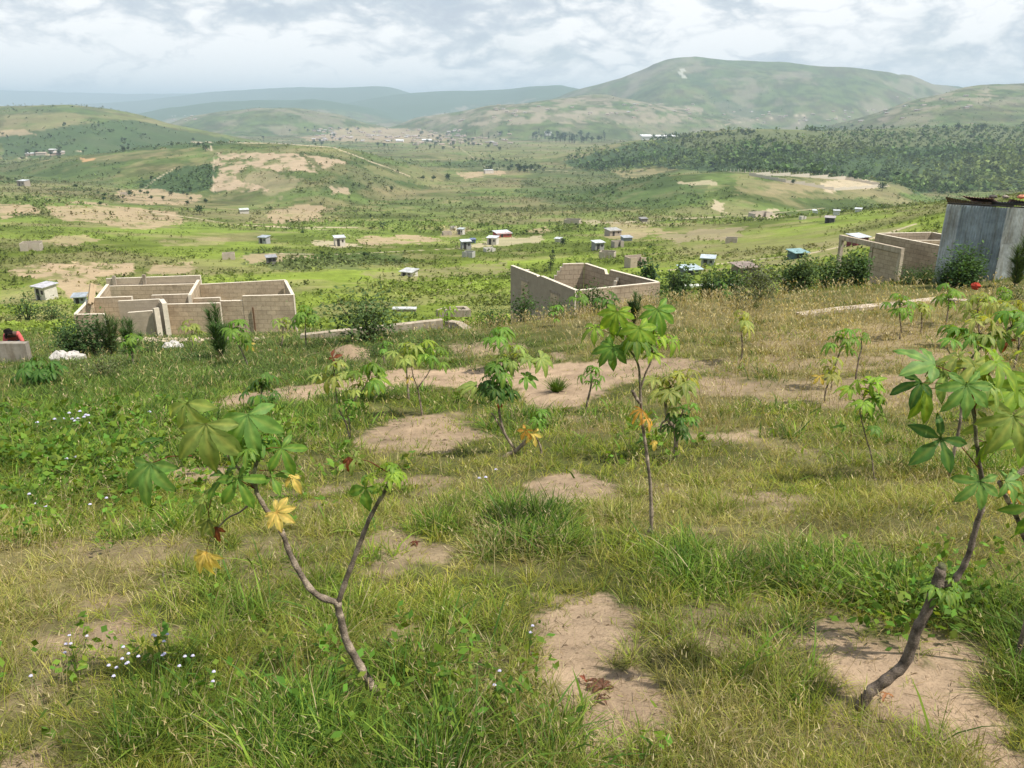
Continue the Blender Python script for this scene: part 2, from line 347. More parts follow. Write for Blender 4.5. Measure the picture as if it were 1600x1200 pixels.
# ------------------------------------------------------------------ ground cover plan (surveyed patches, fixed to the ground)
def in_poly(px, py, poly):
    r = np.zeros(px.shape, bool); n = len(poly)
    xs = [p[0] for p in poly]; ys = [p[1] for p in poly]
    bb = (px > min(xs) - 2) & (px < max(xs) + 2) & (py > min(ys) - 2) & (py < max(ys) + 2)
    idx = np.nonzero(bb)[0]
    if len(idx) == 0: return r
    X = px[idx]; Yq = py[idx]; ins = np.zeros(len(idx), bool); j = n - 1
    for i in range(n):
        xi, yi = poly[i]; xj, yj = poly[j]
        if yi != yj: ins ^= ((yi > Yq) != (yj > Yq)) & (X < (xj - xi) * (Yq - yi) / (yj - yi) + xi)
        j = i
    r[idx] = ins; return r
def seg_dist(px, py, line):
    d = np.full(px.shape, 1e9)
    for (x0, y0), (x1, y1) in zip(line[:-1], line[1:]):
        L2 = (x1 - x0) ** 2 + (y1 - y0) ** 2; tt = np.clip(((px - x0) * (x1 - x0) + (py - y0) * (y1 - y0)) / L2, 0, 1)
        d = np.minimum(d, np.hypot(px - x0 - tt * (x1 - x0), (py - y0 - tt * (y1 - y0)) * 2.5))
    return d
SAND = [  # bare soil in the near field
    ([(800, 955), (930, 935), (1005, 985), (975, 1030), (1010, 1060), (1045, 1120), (1010, 1160), (930, 1215), (870, 1180), (885, 1080), (830, 1020)], .95),
    ([(1225, 975), (1290, 972), (1350, 1005), (1430, 1005), (1530, 1045), (1565, 1100), (1590, 1260), (1480, 1260), (1440, 1130), (1330, 1065), (1250, 1025)], .93),
    ([(805, 762), (870, 738), (940, 748), (965, 780), (900, 803), (820, 803)], .9),
    ([(330, 625), (450, 605), (600, 580), (700, 578), (830, 568), (1000, 562), (1080, 562), (1090, 578), (1040, 586), (960, 600), (900, 636), (830, 638), (800, 606), (700, 606), (600, 606), (470, 628), (340, 636)], .9),
    ([(1070, 562), (1300, 556), (1560, 546), (1600, 556), (1450, 570), (1300, 578), (1150, 584), (1080, 580)], .55),
    ([(555, 685), (620, 655), (700, 648), (765, 680), (700, 704), (570, 704)], .8),
    ([(575, 855), (640, 828), (700, 858), (650, 892), (580, 895)], .6),
    ([(515, 548), (545, 538), (575, 545), (570, 562), (520, 564)], .8),
    ([(600, 985), (640, 975), (665, 992), (640, 1010), (605, 1005)], .6),
    ([(700, 540), (760, 532), (830, 540), (780, 552), (710, 552)], .6),
    ([(1160, 600), (1400, 590), (1560, 585), (1600, 610), (1350, 640), (1180, 632)], .55),
    ([(60, 830), (230, 815), (330, 850), (240, 885), (90, 870)], .35),
    ([(1060, 845), (1130, 835), (1160, 870), (1090, 890)], .3),
    ([(360, 860), (470, 850), (520, 900), (430, 930), (350, 910)], .3),
    ([(1140, 520), (1600, 500), (1600, 530), (1200, 548)], .4),
    ([(555, 1050), (630, 1050), (635, 1110), (560, 1115)], .6), ([(1290, 1100), (1360, 1090), (1370, 1150), (1300, 1160)], .5), ([(700, 1010), (800, 1000), (820, 1060), (740, 1090)], .35), ([(1100, 950), (1200, 940), (1220, 1000), (1130, 1010)], .5), ([(440, 1130), (520, 1120), (520, 1170), (450, 1180)], .4),
    ([(-60, 1185), (90, 1180), (120, 1260), (-60, 1260)], .6)]
def blobs(px, py, L):
    s = np.zeros(px.shape)
    for (x, y, rx, ry, a) in L: s += a * np.exp(-(((px - x) / rx) ** 2 + ((py - y) / ry) ** 2))
    return s
LUSH = [(150, 680, 330, 90, 1.0), (430, 575, 300, 40, .7), (330, 590, 200, 45, .5), (840, 850, 120, 60, .95), (560, 1120, 240, 110, .9), (300, 1180, 200, 70, .7), (1240, 1110, 130, 80, .95),
        (940, 690, 130, 40, .5), (800, 650, 60, 20, .4), (420, 670, 60, 35, .6), (1150, 580, 120, 22, .6), (100, 540, 200, 50, .8), (520, 530, 220, 25, .8), (1450, 950, 170, 50, .85), (1140, 690, 60, 25, .4),
        (1100, 900, 100, 60, .25), (830, 960, 40, 30, .5), (460, 1000, 140, 50, .35), (800, 1180, 140, 60, .5), (1040, 1010, 80, 50, .4), (180, 1090, 150, 80, .35), (870, 600, 25, 12, 1.0), (700, 545, 80, 20, .5)]
DRY = [(1350, 520, 350, 60, 1.0), (1300, 700, 330, 130, .42), (150, 890, 280, 70, .55), (60, 1080, 120, 90, .4), (900, 520, 120, 40, .3), (1200, 860, 200, 80, .35), (620, 800, 200, 90, .25), (1000, 480, 200, 25, .5)]
def zones(x, y, z):
    px, py = project(x, y, z)
    jx = (fbm(x, y, 0.5, 4, 31) - .5); jy = (fbm(x, y, 0.5, 4, 41) - .5)
    k = np.clip(2.2 / np.maximum(y, 1), 0.08, 1)
    qx = px + 170 * jx * k; qy = py + 100 * jy * k
    sand = np.zeros(px.shape)
    js = [(fbm(x, y, 0.16, 3, 33 + 9 * q) - .5, fbm(x, y, 0.16, 3, 37 + 9 * q) - .5) for q in range(4)]
    for poly, a in SAND:
        acc = 0
        for (ja, jb) in js: acc = acc + in_poly(qx + 190 * ja * k, qy + 120 * jb * k, poly)
        sand = np.maximum(sand, a * np.clip(acc / 4 * 1.35, 0, 1))
    ph = fbm(x, y, 1.1, 4, 51)
    sand = np.maximum(sand, np.clip((ph - 0.63) * 7, 0, 1) * 0.75 * (py > 540))
    lush = np.clip(blobs(qx, qy, LUSH) * .9 + 1.7 * (fbm(x, y, 1.3, 3, 61) - .5) + 1.9 * (fbm(x, y, 0.28, 3, 63) - .5), 0, 1)
    dry = np.clip(blobs(qx, qy, DRY) + 1.5 * (fbm(x, y, 0.9, 3, 71) - .5), 0, 1)
    return px, py, sand, lush, dry
TAN = [  # fields and bare slopes of the valley: polygon, colour key, strength
    ([(70, 325), (110, 317), (190, 320), (270, 335), (290, 349), (230, 360), (180, 354), (95, 346)], 't', .75), ([(0, 320), (50, 322), (65, 335), (0, 343)], 't', .8),
    ([(15, 420), (60, 412), (205, 411), (215, 425), (150, 431), (162, 452), (125, 472), (80, 440), (15, 430)], 't', .9),
    ([(330, 230), (350, 238), (470, 240), (500, 268), (430, 264), (380, 257), (362, 272), (420, 300), (335, 300), (336, 265)], 'p', .85),
    ([(175, 298), (250, 295), (315, 305), (300, 319), (180, 313)], 't', .75), ([(480, 240), (530, 250), (542, 258), (500, 262)], 'p', .8),
    ([(400, 262), (470, 276), (440, 310), (380, 296)], 'p', .3), ([(520, 292), (552, 294), (548, 303), (515, 303)], 'p', .7),
    ([(420, 330), (470, 322), (517, 322), (500, 340), (430, 352)], 't', .7), ([(560, 371), (640, 367), (700, 373), (640, 382), (570, 381)], 't', .85),
    ([(60, 372), (120, 364), (165, 378), (90, 388)], 't', .6), ([(235, 412), (300, 408), (302, 424), (240, 429)], 't', .7), ([(255, 372), (370, 372), (350, 382), (260, 384)], 't', .35),
    ([(365, 400), (450, 399), (520, 404), (460, 410), (390, 409)], 't', .7), ([(485, 377), (520, 372), (565, 382), (520, 389)], 'w', .7),
    ([(730, 383), (760, 372), (840, 372), (835, 380), (750, 387)], 'w', .6), ([(818, 360), (850, 352), (875, 359), (840, 365)], 't', .7), ([(690, 358), (730, 356), (725, 368), (690, 368)], 't', .5),
    ([(950, 350), (1010, 353), (1055, 366), (1000, 374), (950, 368)], 't', .6), ([(1180, 288), (1240, 278), (1290, 290), (1265, 301), (1190, 301)], 't', .55), ([(1150, 280), (1300, 276), (1400, 288), (1430, 304), (1300, 312), (1150, 305)], 'd', .6),
    ([(1275, 284), (1340, 280), (1392, 291), (1300, 297)], 'w', .7), ([(1060, 283), (1110, 280), (1122, 290), (1070, 289)], 'w', .6), ([(1112, 312), (1138, 315), (1132, 331), (1117, 328)], 'w', .7),
    ([(1170, 331), (1210, 328), (1232, 338), (1180, 343)], 'w', .7), ([(950, 267), (1010, 265), (1042, 274), (990, 280)], 'd', .9), ([(718, 269), (780, 267), (792, 277), (730, 280)], 't', .85),
    ([(480, 214), (550, 198), (640, 200), (705, 212), (690, 222), (600, 222), (490, 220)], 't', .6), ([(640, 188), (700, 172), (800, 155), (930, 152), (1010, 160), (1095, 170), (1080, 192), (950, 192), (800, 194), (660, 197)], 'k', .62),
    ([(1330, 192), (1400, 163), (1480, 143), (1520, 137), (1565, 140), (1545, 158), (1480, 172), (1420, 188)], 'k', .55), ([(1120, 188), (1240, 175), (1320, 178), (1330, 192), (1200, 196)], 'k', .3), ([(1066, 106), (1071, 108), (1075, 122), (1069, 124)], 'W', .5),
    ([(560, 425), (700, 418), (796, 410), (800, 425), (700, 438), (600, 440)], 'd', .7), ([(600, 255), (700, 262), (690, 290), (610, 285), (560, 262)], 'd', .4), ([(0, 455), (70, 445), (120, 462), (60, 478), (0, 480)], 'd', .45),
    ([(60, 482), (125, 478), (110, 500), (30, 498)], 't', .3), ([(470, 500), (490, 478), (800, 452), (800, 462), (560, 492)], 'd', .5), ([(1050, 425), (1240, 405), (1330, 388), (1330, 396), (1240, 415), (1060, 432)], 'd', .8),
    ([(1100, 405), (1250, 398), (1300, 372), (1400, 352), (1420, 362), (1320, 395), (1130, 415)], 'd', .45), ([(880, 345), (1000, 346), (1060, 340), (1050, 345), (1000, 350), (880, 352)], 'w', .5),
    ([(0, 180), (100, 175), (150, 182), (90, 200), (0, 210)], 'd', .5), ([(0, 203), (45, 202), (60, 210), (0, 213)], 't', .6), ([(120, 247), (145, 247), (140, 252), (120, 252)], 'o', .8),
    ([(700, 215), (900, 222), (980, 228), (880, 245), (700, 250), (640, 236)], 'd', .35), ([(1030, 372), (1100, 360), (1160, 355), (1140, 372), (1060, 385)], 'l', .7)]
ROADS = [([(230, 331), (300, 340), (360, 350), (450, 356), (560, 355)], 1.5), ([(0, 249), (50, 246), (100, 238), (130, 236)], 1.2), ([(300, 222), (430, 224), (520, 230), (560, 245), (640, 275)], 1.5),
         ([(1030, 424), (1150, 409), (1260, 397), (1340, 380), (1430, 350)], 2.5), ([(960, 348), (1060, 342), (1180, 336), (1290, 325)], 1.2), ([(1120, 197), (1180, 187), (1250, 180), (1320, 183)], .8), ([(1230, 185), (1248, 192), (1252, 200)], .8),
         ([(700, 452), (760, 436), (800, 428)], 2.0), ([(1130, 268), (1330, 277), (1370, 280)], 1.0), ([(560, 372), (520, 360), (400, 352)], 1.0), ([(420, 396), (520, 398), (640, 392), (720, 388)], 1.2), ([(600, 210), (720, 232), (760, 262), (900, 268)], 0.8),
         ([(220, 300), (240, 282), (275, 262)], 1.2), ([(330, 228), (334, 250), (333, 300)], 1.2)]
DARK = [([(230, 278), (290, 258), (332, 256), (332, 296), (280, 301), (205, 292)], .9), ([(880, 250), (960, 230), (1050, 216), (1130, 207), (1400, 206), (1600, 200), (1900, 200), (1900, 300), (1500, 296), (1420, 306), (1380, 284), (1200, 270), (1000, 263), (900, 264)], .9),
        ([(690, 252), (760, 250), (850, 258), (840, 270), (760, 268), (700, 262)], .6), ([(0, 212), (110, 195), (200, 188), (330, 213), (385, 224), (200, 238), (0, 248)], .8), ([(0, 168), (150, 166), (190, 178), (0, 180)], .4), ([(840, 262), (1000, 268), (1100, 290), (1100, 320), (900, 325), (800, 300)], .45),
        ([(1090, 110), (1120, 150), (1200, 180), (1180, 186), (1120, 170), (1075, 120)], .5), ([(560, 240), (690, 262), (640, 292), (500, 300), (540, 262)], .4), ([(0, 250), (200, 250), (180, 290), (0, 285)], .4), ([(380, 395), (640, 398), (640, 412), (480, 425), (380, 415)], .5), ([(320, 230), (380, 228), (560, 240), (520, 310), (330, 318)], .2)]
KC = dict(t=(0.40, 0.30, 0.20), p=(0.42, 0.32, 0.23), w=(0.50, 0.41, 0.30), W=(.62, .6, .55), k=(0.34, 0.28, 0.21), d=(0.24, 0.21, 0.11), o=(0.5, 0.3, 0.16), l=(0.30, 0.24, 0.16))
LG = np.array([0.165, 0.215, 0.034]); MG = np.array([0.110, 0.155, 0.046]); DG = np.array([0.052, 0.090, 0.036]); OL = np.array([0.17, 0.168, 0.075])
def valley_colour(x, y, z):
    """base colour of the land beyond the near field, and a vegetation density"""
    px, py = project(x, y, z); r = np.hypot(x, y)
    lt_ = np.log(np.maximum(r, 1)); az_ = np.arctan2(x, y)
    pn_ = lambda wl_, oc, sd__: fbm(az_ * 1.0, lt_ * .55, wl_, oc, sd__, .62)
    j1 = pn_(0.045, 5, 81) - .5; j2 = pn_(0.045, 5, 91) - .5
    qx = px + 46 * j1; qy = py + 18 * j2 * np.clip((py - 130) / 150, .25, 1)
    a = fbm(x, y, 38, 5, 101, .6); b = fbm(x, y, 160, 4, 111, .6)
    g = np.clip((a - .38) * 4, 0, 1)[:, None]; f = np.clip((r - 180) / 350, 0, 1)[:, None]
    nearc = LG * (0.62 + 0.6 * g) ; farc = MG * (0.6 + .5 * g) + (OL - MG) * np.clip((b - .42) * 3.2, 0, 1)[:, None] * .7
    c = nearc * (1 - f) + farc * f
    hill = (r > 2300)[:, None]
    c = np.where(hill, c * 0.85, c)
    pale = np.clip((fbm(x, y, 22, 4, 121, .6) - .56) * 9, 0, 1) * np.clip((r - 40) / 60, 0, 1) * .5 * (r < 1500)
    c = c * (1 - pale[:, None]) + np.array([0.27, 0.23, 0.12]) * pale[:, None]
    c = c * (0.72 + 0.56 * pn_(0.010, 4, 175))[:, None]
    brn = (np.clip((fbm(x, y, 55, 5, 181, .6) - .54) * 8, 0, 1) * .45 * (r > 60) * (r < 2600))[:, None]
    c = c * (1 - brn) + np.array([.25, .205, .12]) * brn
    veg = np.ones(px.shape)
    c = np.where((r > 5900)[:, None], DG * 1.1, c)  # farthest ridges painted dark green: cloud shadow put into the ground colour
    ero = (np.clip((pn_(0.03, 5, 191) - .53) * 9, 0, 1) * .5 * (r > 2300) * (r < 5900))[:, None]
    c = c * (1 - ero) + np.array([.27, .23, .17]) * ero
    for poly, s in DARK:
        m_ = in_poly(qx, qy, poly)[:, None] * s; c = c * (1 - m_) + DG * m_ * 1.0
    fine = pn_(0.016, 4, 131)
    for poly, key, s in TAN:
        m_ = in_poly(qx, qy, poly) * s
        if key in 'kp': m_ = m_ * np.clip((fine - (.46 if key == 'k' else .34)) * 8, 0, 1)
        elif key in 'td': m_ = m_ * np.clip((fine - .28) * 7, 0.25, 1)
        c = c * (1 - m_[:, None]) + np.array(KC[key]) * m_[:, None]
        veg = veg * (1 - .85 * m_)
    m_ = in_poly(qx, qy, [(1030, 216), (1130, 205), (1400, 204), (1700, 200), (1700, 228), (1400, 230), (1250, 238), (1100, 236)])[:, None] * .75
    c = c * (1 - m_) + np.array([.135, .15, .07]) * m_
    for line, wd in ROADS:
        m_ = np.clip((wd + 2.2 * j1 * wd - seg_dist(px, py, line)) / .8, 0, 1) * .85
        c = c * (1 - m_[:, None]) + np.array(KC['w']) * m_[:, None]; veg = veg * (1 - m_)
    return c, veg
# ------------------------------------------------------------------ ground: one sheet to the horizon
th = np.concatenate([np.linspace(-180, -60, 26)[:-1], np.linspace(-60, -41, 40)[:-1], np.linspace(-41, 41, 940), np.linspace(41, 60, 40)[1:], np.linspace(60, 180, 26)[1:-1]])
rr = np.exp(np.arange(math.log(0.5), math.log(20000), 0.0092))
TH, RR = np.meshgrid(np.radians(th), rr); X = (RR * np.sin(TH)).ravel(); Y = (RR * np.cos(TH)).ravel(); Zt = H(X, Y)
colr = np.zeros((len(X), 3)); rad = np.hypot(X, Y)
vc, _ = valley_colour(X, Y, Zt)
nearm = rad < 60
px, py, sand, lush, dry = zones(X[nearm], Y[nearm], Zt[nearm])
soil = np.array([0.36, 0.262, 0.18]) ; thatch = np.array([0.085, 0.092, 0.03]); straw = np.array([0.24, 0.20, 0.10])
gc = thatch * (1 - dry[:, None] * .8) + straw * dry[:, None] * .8
gc = gc * (1 - lush[:, None] * .6) + np.array([0.05, 0.085, 0.022]) * lush[:, None] * .6
nc = gc * (1 - np.clip(sand * 1.15, 0, 1)[:, None]) + soil * np.clip(sand * 1.15, 0, 1)[:, None]
tone_ = .5 * fbm(X[nearm], Y[nearm], 0.8, 5, 171, .65)[:, None] + .5 * fbm(X[nearm], Y[nearm], 0.12, 3, 173, .6)[:, None]; nc = nc * (0.45 + 1.1 * tone_) * (1 + .0 * tone_)
wgt = np.clip((rad[nearm] - 34) / 18, 0, 1)[:, None]
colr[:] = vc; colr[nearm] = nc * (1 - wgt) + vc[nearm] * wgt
nR, nT = len(rr), len(th)
ii = np.arange(nR - 1)[:, None] * nT; jj = np.arange(nT)[None, :]; j2 = (jj + 1) % nT
Fq = np.stack([ii + jj, ii + nT + jj, ii + nT + j2, ii + j2], -1).reshape(-1, 4)
V = np.stack([X, Y, Zt], 1)
V = np.vstack([V, [[0, 0, hz(0.01, 0.01)]]]); colr = np.vstack([colr, [[.1, .1, .04]]])
cap = np.stack([np.full(nT, len(V) - 1), np.arange(nT), (np.arange(nT) + 1) % nT], 1)
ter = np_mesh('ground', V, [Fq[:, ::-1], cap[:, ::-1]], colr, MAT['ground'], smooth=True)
tag(ter, 'grassy hillside, valley and far hills', kind='structure')
rng = np.random.default_rng(7)
# ------------------------------------------------------------------ grass of the near field (uncountable)
def blades(cx, cy, cz, az, length, width, lean, droop, col, segs=2):
    """arched tapering blades; returns V, [quads, tris], colours"""
    n = len(cx); dx, dy = np.cos(az), np.sin(az); wx, wy = -dy, dx
    tw = rng.uniform(-1.2, 1.2, n); wx2 = wx * np.cos(tw) + dx * np.sin(tw); wy2 = wy * np.cos(tw) + dy * np.sin(tw)
    Vs = []; Cs = []
    for k in range(segs + 1):
        t_ = k / segs
        hor = length * (lean * t_ + droop * t_ ** 2); up = length * (t_ * np.sqrt(np.clip(1 - lean ** 2, .05, 1)) - droop * 0.55 * t_ ** 2.2)
        bx = cx + dx * hor; by = cy + dy * hor; bz = cz + up
        wd = width * (1 - 0.35 * t_) / 2
        shade = 0.62 + 0.38 * min(1, t_ * 1.3)
        if k < segs:
            for sgn in (-1, 1): Vs.append(np.stack([bx + sgn * wx2 * wd, by + sgn * wy2 * wd, bz], 1)); Cs.append(col)
        else: Vs.append(np.stack([bx, by, bz], 1)); Cs.append(col)
    nv = 2 * segs + 1
    V = np.stack(Vs, 1).reshape(-1, 3); Cc = np.stack(Cs, 1).reshape(-1, 3)
    b = (np.arange(n) * nv)[:, None]
    q = np.concatenate([b + np.array([[2 * k, 2 * k + 1, 2 * k + 3, 2 * k + 2]]) for k in range(segs - 1)], 0) if segs > 1 else np.zeros((0, 4), int)
    tr = b + np.array([[2 * segs - 2, 2 * segs - 1, 2 * segs]])
    return V, q, tr, Cc
def merge(parts, name, mat, smooth=False):
    off = 0; Vs, Q, T, Cc = [], [], [], []
    for V, q, tr, c in parts:
        Vs.append(V); Q.append(q + off); T.append(tr + off); Cc.append(c); off += len(V)
    return np_mesh(name, np.concatenate(Vs), [np.concatenate(Q).astype(int), np.concatenate(T).astype(int)], np.concatenate(Cc), mat, smooth)
GREEN = np.array([[0.115, 0.205, 0.028], [0.062, 0.132, 0.022], [0.17, 0.25, 0.036]])
YG = np.array([[0.235, 0.275, 0.036], [0.17, 0.23, 0.034], [0.31, 0.30, 0.05]])
ST = np.array([[0.42, 0.34, 0.17], [0.34, 0.27, 0.13], [0.50, 0.43, 0.25]])
parts = []
def grass_layer(n_t, y0, y1, per, lenmul=1.0, segs=2, seed=0, keep=None, side=None):
    s = rng.uniform(-0.93, 0.93, n_t) if side is None else rng.uniform(.93, side, n_t) * rng.choice([-1, 1], n_t); Yt = np.exp(rng.uniform(math.log(y0), math.log(y1), n_t)); x = s * Yt
    z = H(x, Yt); px, py, sand, lush, dry = zones(x, Yt, z)
    dens = (1 - sand) * (0.45 + 0.55 * lush) * (0.4 + np.clip(fbm(x, Yt, 0.35, 2, 141) * 1.2, 0, 1) * .7)
    ok = rng.random(n_t) < dens
    if keep is not None: ok &= keep(x, Yt, z)
    x, Yt, z, px, py, sand, lush, dry = [a[ok] for a in (x, Yt, z, px, py, sand, lush, dry)]
    n = len(x)
    L = (0.065 + 0.11 * lush + 0.045 * rng.random(n)) * (0.7 + .6 * rng.random(n)) * lenmul * (1 - .5 * sand)
    wdt = (0.0030 + 0.0028 * lush) * np.clip((Yt / 3.2) ** 0.72, .8, 6)
    hue = rng.random(n); green = np.clip(lush * 1.25 - dry * .35 + .18 * (hue - .5), 0, 1)[:, None]
    r1 = rng.integers(0, 3, n)
    colT = YG[r1] * (1 - green) + GREEN[r1] * green
    fo = np.clip((Yt - 11) / 10, 0, 1)[:, None] * .6; colT = colT * (1 - fo) + np.array([.115, .15, .05]) * fo
    dd = np.clip(dry * .75 - lush * .6 + .5 * (rng.random(n) - .5), 0, 1)[:, None]
    colT = colT * (1 - dd * .75) + ST[r1] * dd * .75
    rep = lambda a: np.repeat(a, per, axis=0)
    cx, cy, cz = rep(x), rep(Yt), rep(z); k = n * per
    rad_ = rep(0.018 + 0.03 * lush) * np.clip(rep(Yt) / 4, 1, 5); az = rng.uniform(0, 2 * math.pi, k); rr_ = np.sqrt(rng.random(k))
    bx = cx + np.cos(az) * rad_ * rr_; by = cy + np.sin(az) * rad_ * rr_
    az2 = az + rng.normal(0, .9, k); lean = np.clip(.2 + .45 * rr_ + rng.normal(0, .18, k), 0, .95)
    col = rep(colT * rng.uniform(.7, 1.25, (n, 1))) * rng.uniform(.6, 1.4, (k, 1))
    strw = rng.random(k) < (0.05 + 0.22 * rep(dry)); col[strw] = ST[rng.integers(0, 3, strw.sum())] * rng.uniform(.7, 1.1, (strw.sum(), 1))
    parts.append(blades(bx, by, cz - .01, az2, rep(L) * rng.uniform(.55, 1.35, k), rep(wdt) * rng.uniform(.7, 1.3, k), lean, np.clip(rng.normal(.42, .3, k), 0, 1.1), col, segs))
grass_layer(34000, 1.25, 7, 12, 1.0, 3)
grass_layer(34000, 5, 18, 9, 1.15, 2)
grass_layer(52000, 13, 44, 7, 1.0, 2)
grass_layer(30000, .9, 7, 8, 1.0, 2, side=2.2)
grass_layer(16000, 6, 30, 6, 1.2, 2, side=1.3)
# taller seed stalks over the dry parts
def stalks(n_t, y0, y1, pw=1, mul=1.0):
    s = rng.uniform(-0.93, 0.93, n_t); Yt = np.exp(rng.uniform(math.log(y0), math.log(y1), n_t)); x = s * Yt
    z = H(x, Yt); px, py, sand, lush, dry = zones(x, Yt, z)
    ok = rng.random(n_t) < (1 - sand) * ((.25 + .75 * dry) if pw == 1 else np.clip(dry - .15, 0, 1)); x, Yt, z, dry = x[ok], Yt[ok], z[ok], dry[ok]; n = len(x)
    az = rng.uniform(0, 6.28, n); L = mul * rng.uniform(.14, .34, n) * (1 + .25 * dry); lean = rng.uniform(.05, .6, n); dr = rng.uniform(0, .3, n)
    wd = 0.0016 * np.clip(Yt / 3, 1, 8)
    col = ST[rng.integers(0, 3, n)] * rng.uniform(.6, 1.1, (n, 1))
    parts.append(blades(x, Yt, z, az, L, wd, lean, dr, col, 2))
    hor = L * (lean + dr); up = L * (np.sqrt(1 - lean ** 2) - dr * .55)
    for k in range(2):
        f_ = 1 - .09 * k
        hx = x + np.cos(az) * hor * f_; hy = Yt + np.sin(az) * hor * f_
        parts.append(blades(hx, hy, z + up * f_ - .01, az + rng.normal(0, 1.4, n), np.full(n, .022) * np.clip(Yt / 6, 1, 3), wd * 2.4, np.full(n, .6), np.full(n, .3), col * 1.1, 2))
stalks(24000, 1.6, 34)
stalks(46000, 9, 33, 2, 1.35)
# coarse bright blades among the lush parts
def coarse(n_t, y0, y1):
    s = rng.uniform(-0.93, 0.93, n_t); Yt = np.exp(rng.uniform(math.log(y0), math.log(y1), n_t)); x = s * Yt
    z = H(x, Yt); px, py, sand, lush, dry = zones(x, Yt, z)
    ok = rng.random(n_t) < (1 - sand) * np.clip(lush - .25, 0, 1); x, Yt, z = x[ok], Yt[ok], z[ok]; n = len(x)
    parts.append(blades(x, Yt, z, rng.uniform(0, 6.28, n), rng.uniform(.12, .32, n), rng.uniform(.006, .012, n) * np.clip(Yt / 4, 1, 3), rng.uniform(.1, .7, n), rng.uniform(.1, .7, n), GREEN[rng.integers(0, 3, n)] * rng.uniform(.9, 1.6, (n, 1)), 3))
coarse(22000, 1.5, 16)
gr = merge(parts, 'grass', MAT['grass']); tag(gr, 'tufted green and straw coloured grass over the near slope', 'grass', kind='stuff')
# low broadleaf weeds, mostly on the lush left
def leafcards(cx, cy, cz, size, col, up=0.5, aspect=.55):
    """one small folded leaf (2 quads -> diamond of 2 tris) per point"""
    n = len(cx); az = rng.uniform(0, 6.28, n); el = rng.normal(up, .45, n)
    d = np.stack([np.cos(az) * np.cos(el), np.sin(az) * np.cos(el), np.sin(el)], 1)
    sd_ = np.stack([-np.sin(az), np.cos(az), np.zeros(n)], 1); rl = rng.normal(0, .6, n)[:, None]
    nrm = np.cross(d, sd_); sd_ = sd_ * np.cos(rl) + nrm * np.sin(rl)
    c = np.stack([cx, cy, cz], 1); s_ = np.asarray(size)[:, None]
    V = np.stack([c, c + d * s_ * .5 + sd_ * s_ * aspect * .5, c + d * s_, c + d * s_ * .5 - sd_ * s_ * aspect * .5], 1).reshape(-1, 3)
    b = (np.arange(n) * 4)[:, None]
    return V, b + np.array([[0, 1, 2, 3]]), np.zeros((0, 3), int), np.repeat(col, 4, axis=0)
parts = []
n_ = 9000; s = rng.uniform(-.9, .9, n_); Yt = np.exp(rng.uniform(math.log(1.8), math.log(14), n_)); x = s * Yt; z = H(x, Yt)
px, py, sand, lush, dry = zones(x, Yt, z)
wz = blobs(px, py, [(100, 720, 260, 90, 1.), (1470, 960, 110, 55, 1.2), (200, 1060, 120, 60, .22), (640, 1100, 200, 80, .3), (1000, 700, 60, 30, .4)])
ok = rng.random(n_) < wz * (1 - sand) * .8; x, Yt, z = x[ok], Yt[ok], z[ok]; per = 12; n = len(x)
rep = lambda a: np.repeat(a, per); k = n * per; hgt = rng.uniform(.02, .2, k)
col = np.array([[.12, .23, .03]]) * rng.uniform(.55, 1.35, (k, 1)); col[:, 0] *= rng.uniform(.8, 1.5, k)
parts.append(leafcards(rep(x) + rng.normal(0, .035, k), rep(Yt) + rng.normal(0, .035, k), rep(z) + hgt, rng.uniform(.025, .06, k) * np.clip(rep(Yt) / 4, 1, 3), col, .3, .6))
wd_ = merge(parts, 'weeds', MAT['grass']); tag(wd_, 'low broadleaf weeds in the grass', 'weeds', kind='stuff')
# dead leaf litter and twigs on the bare soil
parts = []
n_ = 20000; s = rng.uniform(-.9, .9, n_); Yt = np.exp(rng.uniform(math.log(1.4), math.log(14), n_)); x = s * Yt; z = H(x, Yt)
px, py, sand, lush, dry = zones(x, Yt, z); ok = rng.random(n_) < (sand > .3) * .55; x, Yt, z = x[ok], Yt[ok], z[ok]; n = len(x)
parts.append(blades(x, Yt, z + .006, rng.uniform(0, 6.28, n), rng.uniform(.02, .10, n), rng.uniform(.002, .004, n), np.full(n, .97), np.full(n, .0), np.array([[.16, .12, .07]]) * rng.uniform(.5, 2.0, (n, 1)), 2))
n_ = 16000; s = rng.uniform(-.9, .9, n_); Yt = np.exp(rng.uniform(math.log(1.4), math.log(12), n_)); x = s * Yt; z = H(x, Yt)
px, py, sand, lush, dry = zones(x, Yt, z); ok = rng.random(n_) < (sand > .2) * .9; x, Yt, z = x[ok], Yt[ok], z[ok]; n = len(x)
r_c = (.002 + .010 * rng.random(n) ** 4) * np.clip(Yt / 3, 1, 3); oc = np.array([[1, 0, 0], [0, 1, 0], [-1, 0, 0], [0, -1, 0], [0, 0, .8]], float)
Vc = (np.stack([x, Yt, z], 1)[:, None, :] + oc[None] * r_c[:, None, None] * rng.uniform(.6, 1.3, (n, 5, 1))).reshape(-1, 3)
Tc = ((np.arange(n) * 5)[:, None, None] + np.array([[0, 1, 4], [1, 2, 4], [2, 3, 4], [3, 0, 4]])[None]).reshape(-1, 3)
parts.append((Vc, np.zeros((0, 4), int), Tc, np.repeat(np.array([[.30, .22, .15]]) * rng.uniform(.5, 1.3, (n, 1)), 5, axis=0)))
lt = merge(parts, 'litter', MAT['grass']); tag(lt, 'dry grass litter on bare soil', 'litter', kind='stuff')
